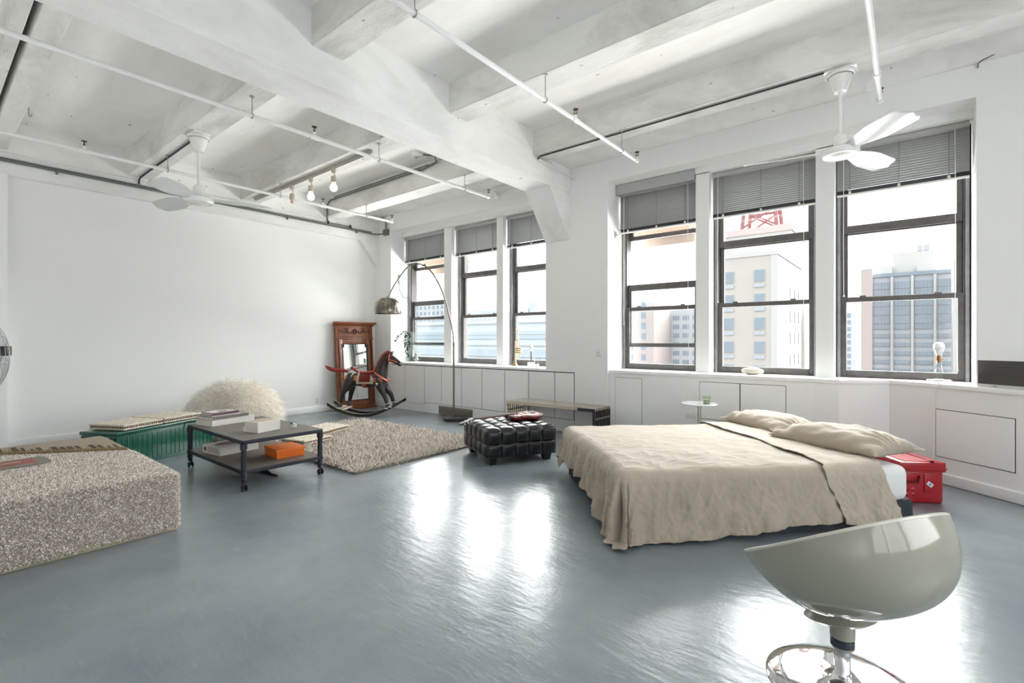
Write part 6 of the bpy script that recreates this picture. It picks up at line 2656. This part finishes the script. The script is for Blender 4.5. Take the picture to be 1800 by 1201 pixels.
stl = thing('steel_tower', 'red lattice steel tank stand on the pale penthouse roof', 'tower', (-18.3, 86.5, 19.2))
b = nb()
for sx in (-1, 1):
    for sy in (-1, 1):
        tube(b, [(sx * 2.5, sy * 2.2, 0), (sx * 1.7, sy * 1.5, 9)], 0.30, 6)
for s in (-1, 1):
    for z0, z1 in ((0.2, 3), (3, 6), (6, 9)):
        w0, w1 = 2.5 - 0.089 * z0, 2.5 - 0.089 * z1
        tube(b, [(-w0, s * (2.2 - 0.078 * z0), z0), (w1, s * (2.2 - 0.078 * z1), z1)], 0.17, 5)
        tube(b, [(w0, s * (2.2 - 0.078 * z0), z0), (-w1, s * (2.2 - 0.078 * z1), z1)], 0.17, 5)
        tube(b, [(-w1, s * (2.2 - 0.078 * z1), z1), (w1, s * (2.2 - 0.078 * z1), z1)], 0.24, 5)
obj('lattice', b, M_rsteel, stl, smooth=False)
b = nb()
lathe(b, [(0, 9.0), (2.3, 9.0), (2.3, 12.5), (0, 14)], 24)
obj('tank', b, M_rsteel, stl)
rc_ = building('low pale block right of the beige tower with narrow windows', -11.8, -9.4, 92, 10, 9.2, M_beige2)
cx = rc_.location.x
b = nb()
for k in range(5):
    for q in range(2):
        box(b, -10.7 + q * 0.8 - cx, -10.3 + q * 0.8 - cx, -0.1, 0.05, 45 + 1.0 - k * 2.6, 45 + 2.6 - k * 2.6)
o = obj('narrow_windows', b, M_spand, rc_, smooth=False)
o['kind'] = 'stuff'

# banded office block
of = building('grey banded office block with three white vertical piers', -11.5, 13.0, 240, 30, 26.5, M_spand)
cx = of.location.x
b = nb()
box(b, -11.9 - cx, 13.2 - cx, -0.8, 30, 71.3, 72.6)
obj('roof_edge', b, M_glassm, of, smooth=False)
for x in (-11.4, -4.95, 1.15, 7.65):
    b = nb()
    box(b, x - 0.42 - cx, x + 0.42 - cx, -1.0, 0.2, 0, 71.2)
    obj('pier', b, M_beige2, of, smooth=False)
for k in range(16):
    z = 69.2 - k * 3.36
    for x0, x1 in ((-10.9, -5.5), (-4.4, 0.6), (1.7, 7.1), (8.2, 12.2)):
        b = nb()
        dz = 1.55 if k > 4 else 2.75
        box(b, x0 - cx, x1 - cx, -0.35, 0.1, z - dz, z)
        obj('window_band', b, M_glassm, of, smooth=False)
b = nb()
for k in range(16):
    z = 69.2 - k * 3.36
    dz = 1.55 if k > 4 else 2.75
    for x0, x1 in ((-10.9, -5.5), (-4.4, 0.6), (1.7, 7.1), (8.2, 12.2)):
        for q in range(1, 5):
            x = x0 + (x1 - x0) * q / 5
            box(b, x - 0.07 - cx, x + 0.07 - cx, -0.45, -0.3, z - dz, z)
o = obj('mullions', b, M_spand, of, smooth=False)
o['kind'] = 'stuff'
for x0, x1, y0, h in ((-8.8, -4.9, 2, 3.2), (-4.9, 7.2, 5, 8.5), (2.5, 8.0, 3, 2.6)):
    b = nb()
    box(b, x0 - cx, x1 - cx, y0, y0 + 12, 72.4, 72.4 + h)
    obj('roof_block', b, M_beige2, of, smooth=False)
for x0 in (2.6, 4.6):
    b = nb()
    box(b, x0 - cx, x0 + 1.7 - cx, 5, 9, 81.0, 83.2)
    obj('rooftop_unit', b, M_spand, of, smooth=False)
pk = building('slim pink brick tower left of the banded office block', -14.2, -10.7, 231, 3.5, 28.9, M_pink)
wt = building('white block with small dark windows right of the banded office block', 12.0, 20.5, 225, 12, 29.5, M_beige2)
cx = wt.location.x
b = nb()
for k in range(12):
    for q in range(4):
        box(b, 13.4 + q * 1.8 - cx, 14.4 + q * 1.8 - cx, -0.15, 0.05, 68 - k * 3.6, 70 - k * 3.6)
o = obj('small_windows', b, M_glassm, wt, smooth=False)
o['kind'] = 'stuff'
fw = building('distant pale tower at the left of the rightmost window', -25.0, -20.4, 300, 12, 15.5, M_haze)
cx = fw.location.x
b = nb()
for k in range(10):
    box(b, -24.2 - cx, -22.6 - cx, -0.15, 0.05, 58 - k * 3.4, 60.2 - k * 3.4)
o = obj('windows', b, M_glassm, fw, smooth=False)
o['kind'] = 'stuff'

# blocks seen through the window right of the column
ba = building('pinkish stepped block seen through the window right of the column', -73, -63.3, 150, 14, 13.6, M_pink)
cx = ba.location.x
b = nb()
for k in range(16):
    box(b, -67.6 - cx, -66.1 - cx, -0.1, 0.05, 57.0 - k * 3.4, 59.0 - k * 3.4)
    box(b, -71.3 - cx, -70.6 - cx, -0.1, 0.05, 57.0 - k * 3.4, 59.0 - k * 3.4)
o = obj('windows', b, M_glassm, ba, smooth=False)
o['kind'] = 'stuff'
bb_ = building('pale block with rows of paired windows seen right of the column', -67.0, -50.0, 165, 14, 12.0, M_haze)
cx = bb_.location.x
b = nb()
for k in range(16):
    for q in range(5):
        for r_ in range(3):
            x = -66.0 + q * 3.3 + r_ * 0.78
            box(b, x - cx, x + 0.5 - cx, -0.1, 0.05, 53.4 - k * 3.0, 54.9 - k * 3.0)
o = obj('windows', b, M_glassm, bb_, smooth=False)
o['kind'] = 'stuff'
b = nb()
for x, w_, h in ((-65, 3, 1.3), (-61, 2, 0.8), (-57.5, 4, 1.8), (-52.5, 2, 2.4)):
    box(b, x - cx, x + w_ - cx, 3, 7, 57, 57 + h)
o = obj('roof_clutter', b, M_haze, bb_, smooth=False)
o['kind'] = 'stuff'

# long glass block below the left windows, skyline behind
gl = building('long pale glass office block with horizontal bands below the left windows', -150, -70, 112, 30, 7.6, M_bblue)
cx = gl.location.x
for k in range(7):
    b = nb()
    z = 49.2 - k * 5.4
    box(b, -149.8 - cx, -70.2 - cx, -0.3, 0.1, z - 2.3, z)
    obj('window_band', b, M_bband, gl, smooth=False)
b = nb()
for k in range(14):
    z = 51.5 - k * 3.3
    box(b, -150 - cx, -70 - cx, -0.42, 0.1, z, z + 0.35)
o = obj('ledges', b, M_haze, gl, smooth=False)
o['kind'] = 'stuff'
s1 = building('stepped pale apartment block behind, seen through the far left window', -318, -246, 230, 30, 28, M_haze)
cx = s1.location.x
b = nb()
for k in range(9):
    for q in range(16):
        box(b, -316 + q * 4.4 - cx, -314 + q * 4.4 - cx, -0.2, 0.1, 68.5 - k * 4.0, 70.8 - k * 4.0)
o = obj('windows', b, M_glassm, s1, smooth=False)
o['kind'] = 'stuff'
s1b = building('taller pale block rising behind the stepped apartments', -330, -270, 262, 20, 50, M_haze)
s2 = building('low pale rooftops with small sheds seen through the middle left window', -226, -186, 220, 20, 20, M_haze)
cx = s2.location.x
b = nb()
for x, w_, h in ((-222, 8, 5), (-210, 6, 9), (-198, 10, 3)):
    box(b, x - cx, x + w_ - cx, 2, 10, 65, 65 + h)
for q in range(10):
    box(b, -224 + q * 3.6 - cx, -222.2 + q * 3.6 - cx, -0.2, 0.1, 59, 61.5)
o = obj('sheds', b, M_bblue, s2, smooth=False)
o['kind'] = 'stuff'
s3 = building('pale rooftop with a blue-grey water tank, behind the third window', -166, -140, 210, 20, 15, M_haze)
cx = s3.location.x
b = nb()
lathe(b, [(0, 60), (3.0, 60), (3.4, 67), (0, 67.4)], 20, Matrix.Translation((-157.5 - cx, 4, 0)))
obj('water_tank', b, M_bband, s3)
b = nb()
box(b, -164 - cx, -161 - cx, 2, 8, 60, 64.5)
box(b, -153 - cx, -149.5 - cx, 2, 8, 60, 62.5)
obj('roof_shed', b, M_bblue, s3, smooth=False)

# tan boxes added outside two windows to copy a tan reflection in the glass
M_tanbox = mat('tan_overhang', (0.368, 0.299, 0.253, 1), rough=0.9)
for lab, x0, x1 in (('tan awning box added outside the window right of the column', -3.45, -2.42), ('tan awning box added outside the far left window', -8.35, -7.0)):
    t = thing('overhang', lab, 'overhang', ((x0 + x1) / 2, 6.785, 3.14))
    w_ = (x1 - x0) / 2
    b = nb()
    box(b, -w_, w_, 0.42, 0.62, -0.34, -0.18, bev=0.01)
    obj('bar', b, M_tanbox, t)
    b = nb()
    q = [(-w_, -0.01, 0.22), (w_, -0.01, 0.22), (w_, 0.5, -0.19), (-w_, 0.5, -0.19)]
    lo = [b.verts.new(v) for v in q]
    b.faces.new(lo)
    bmesh.ops.solidify(b, geom=b.faces[:], thickness=0.012)
    obj('canopy', b, M_tanbox, t, smooth=False)
    b = nb()
    for s in (-1, 1):
        tube(b, [(s * (w_ - 0.03), -0.01, -0.05), (s * (w_ - 0.03), 0.5, -0.25)], 0.012, 6)
    obj('arm', b, M_spand, t)
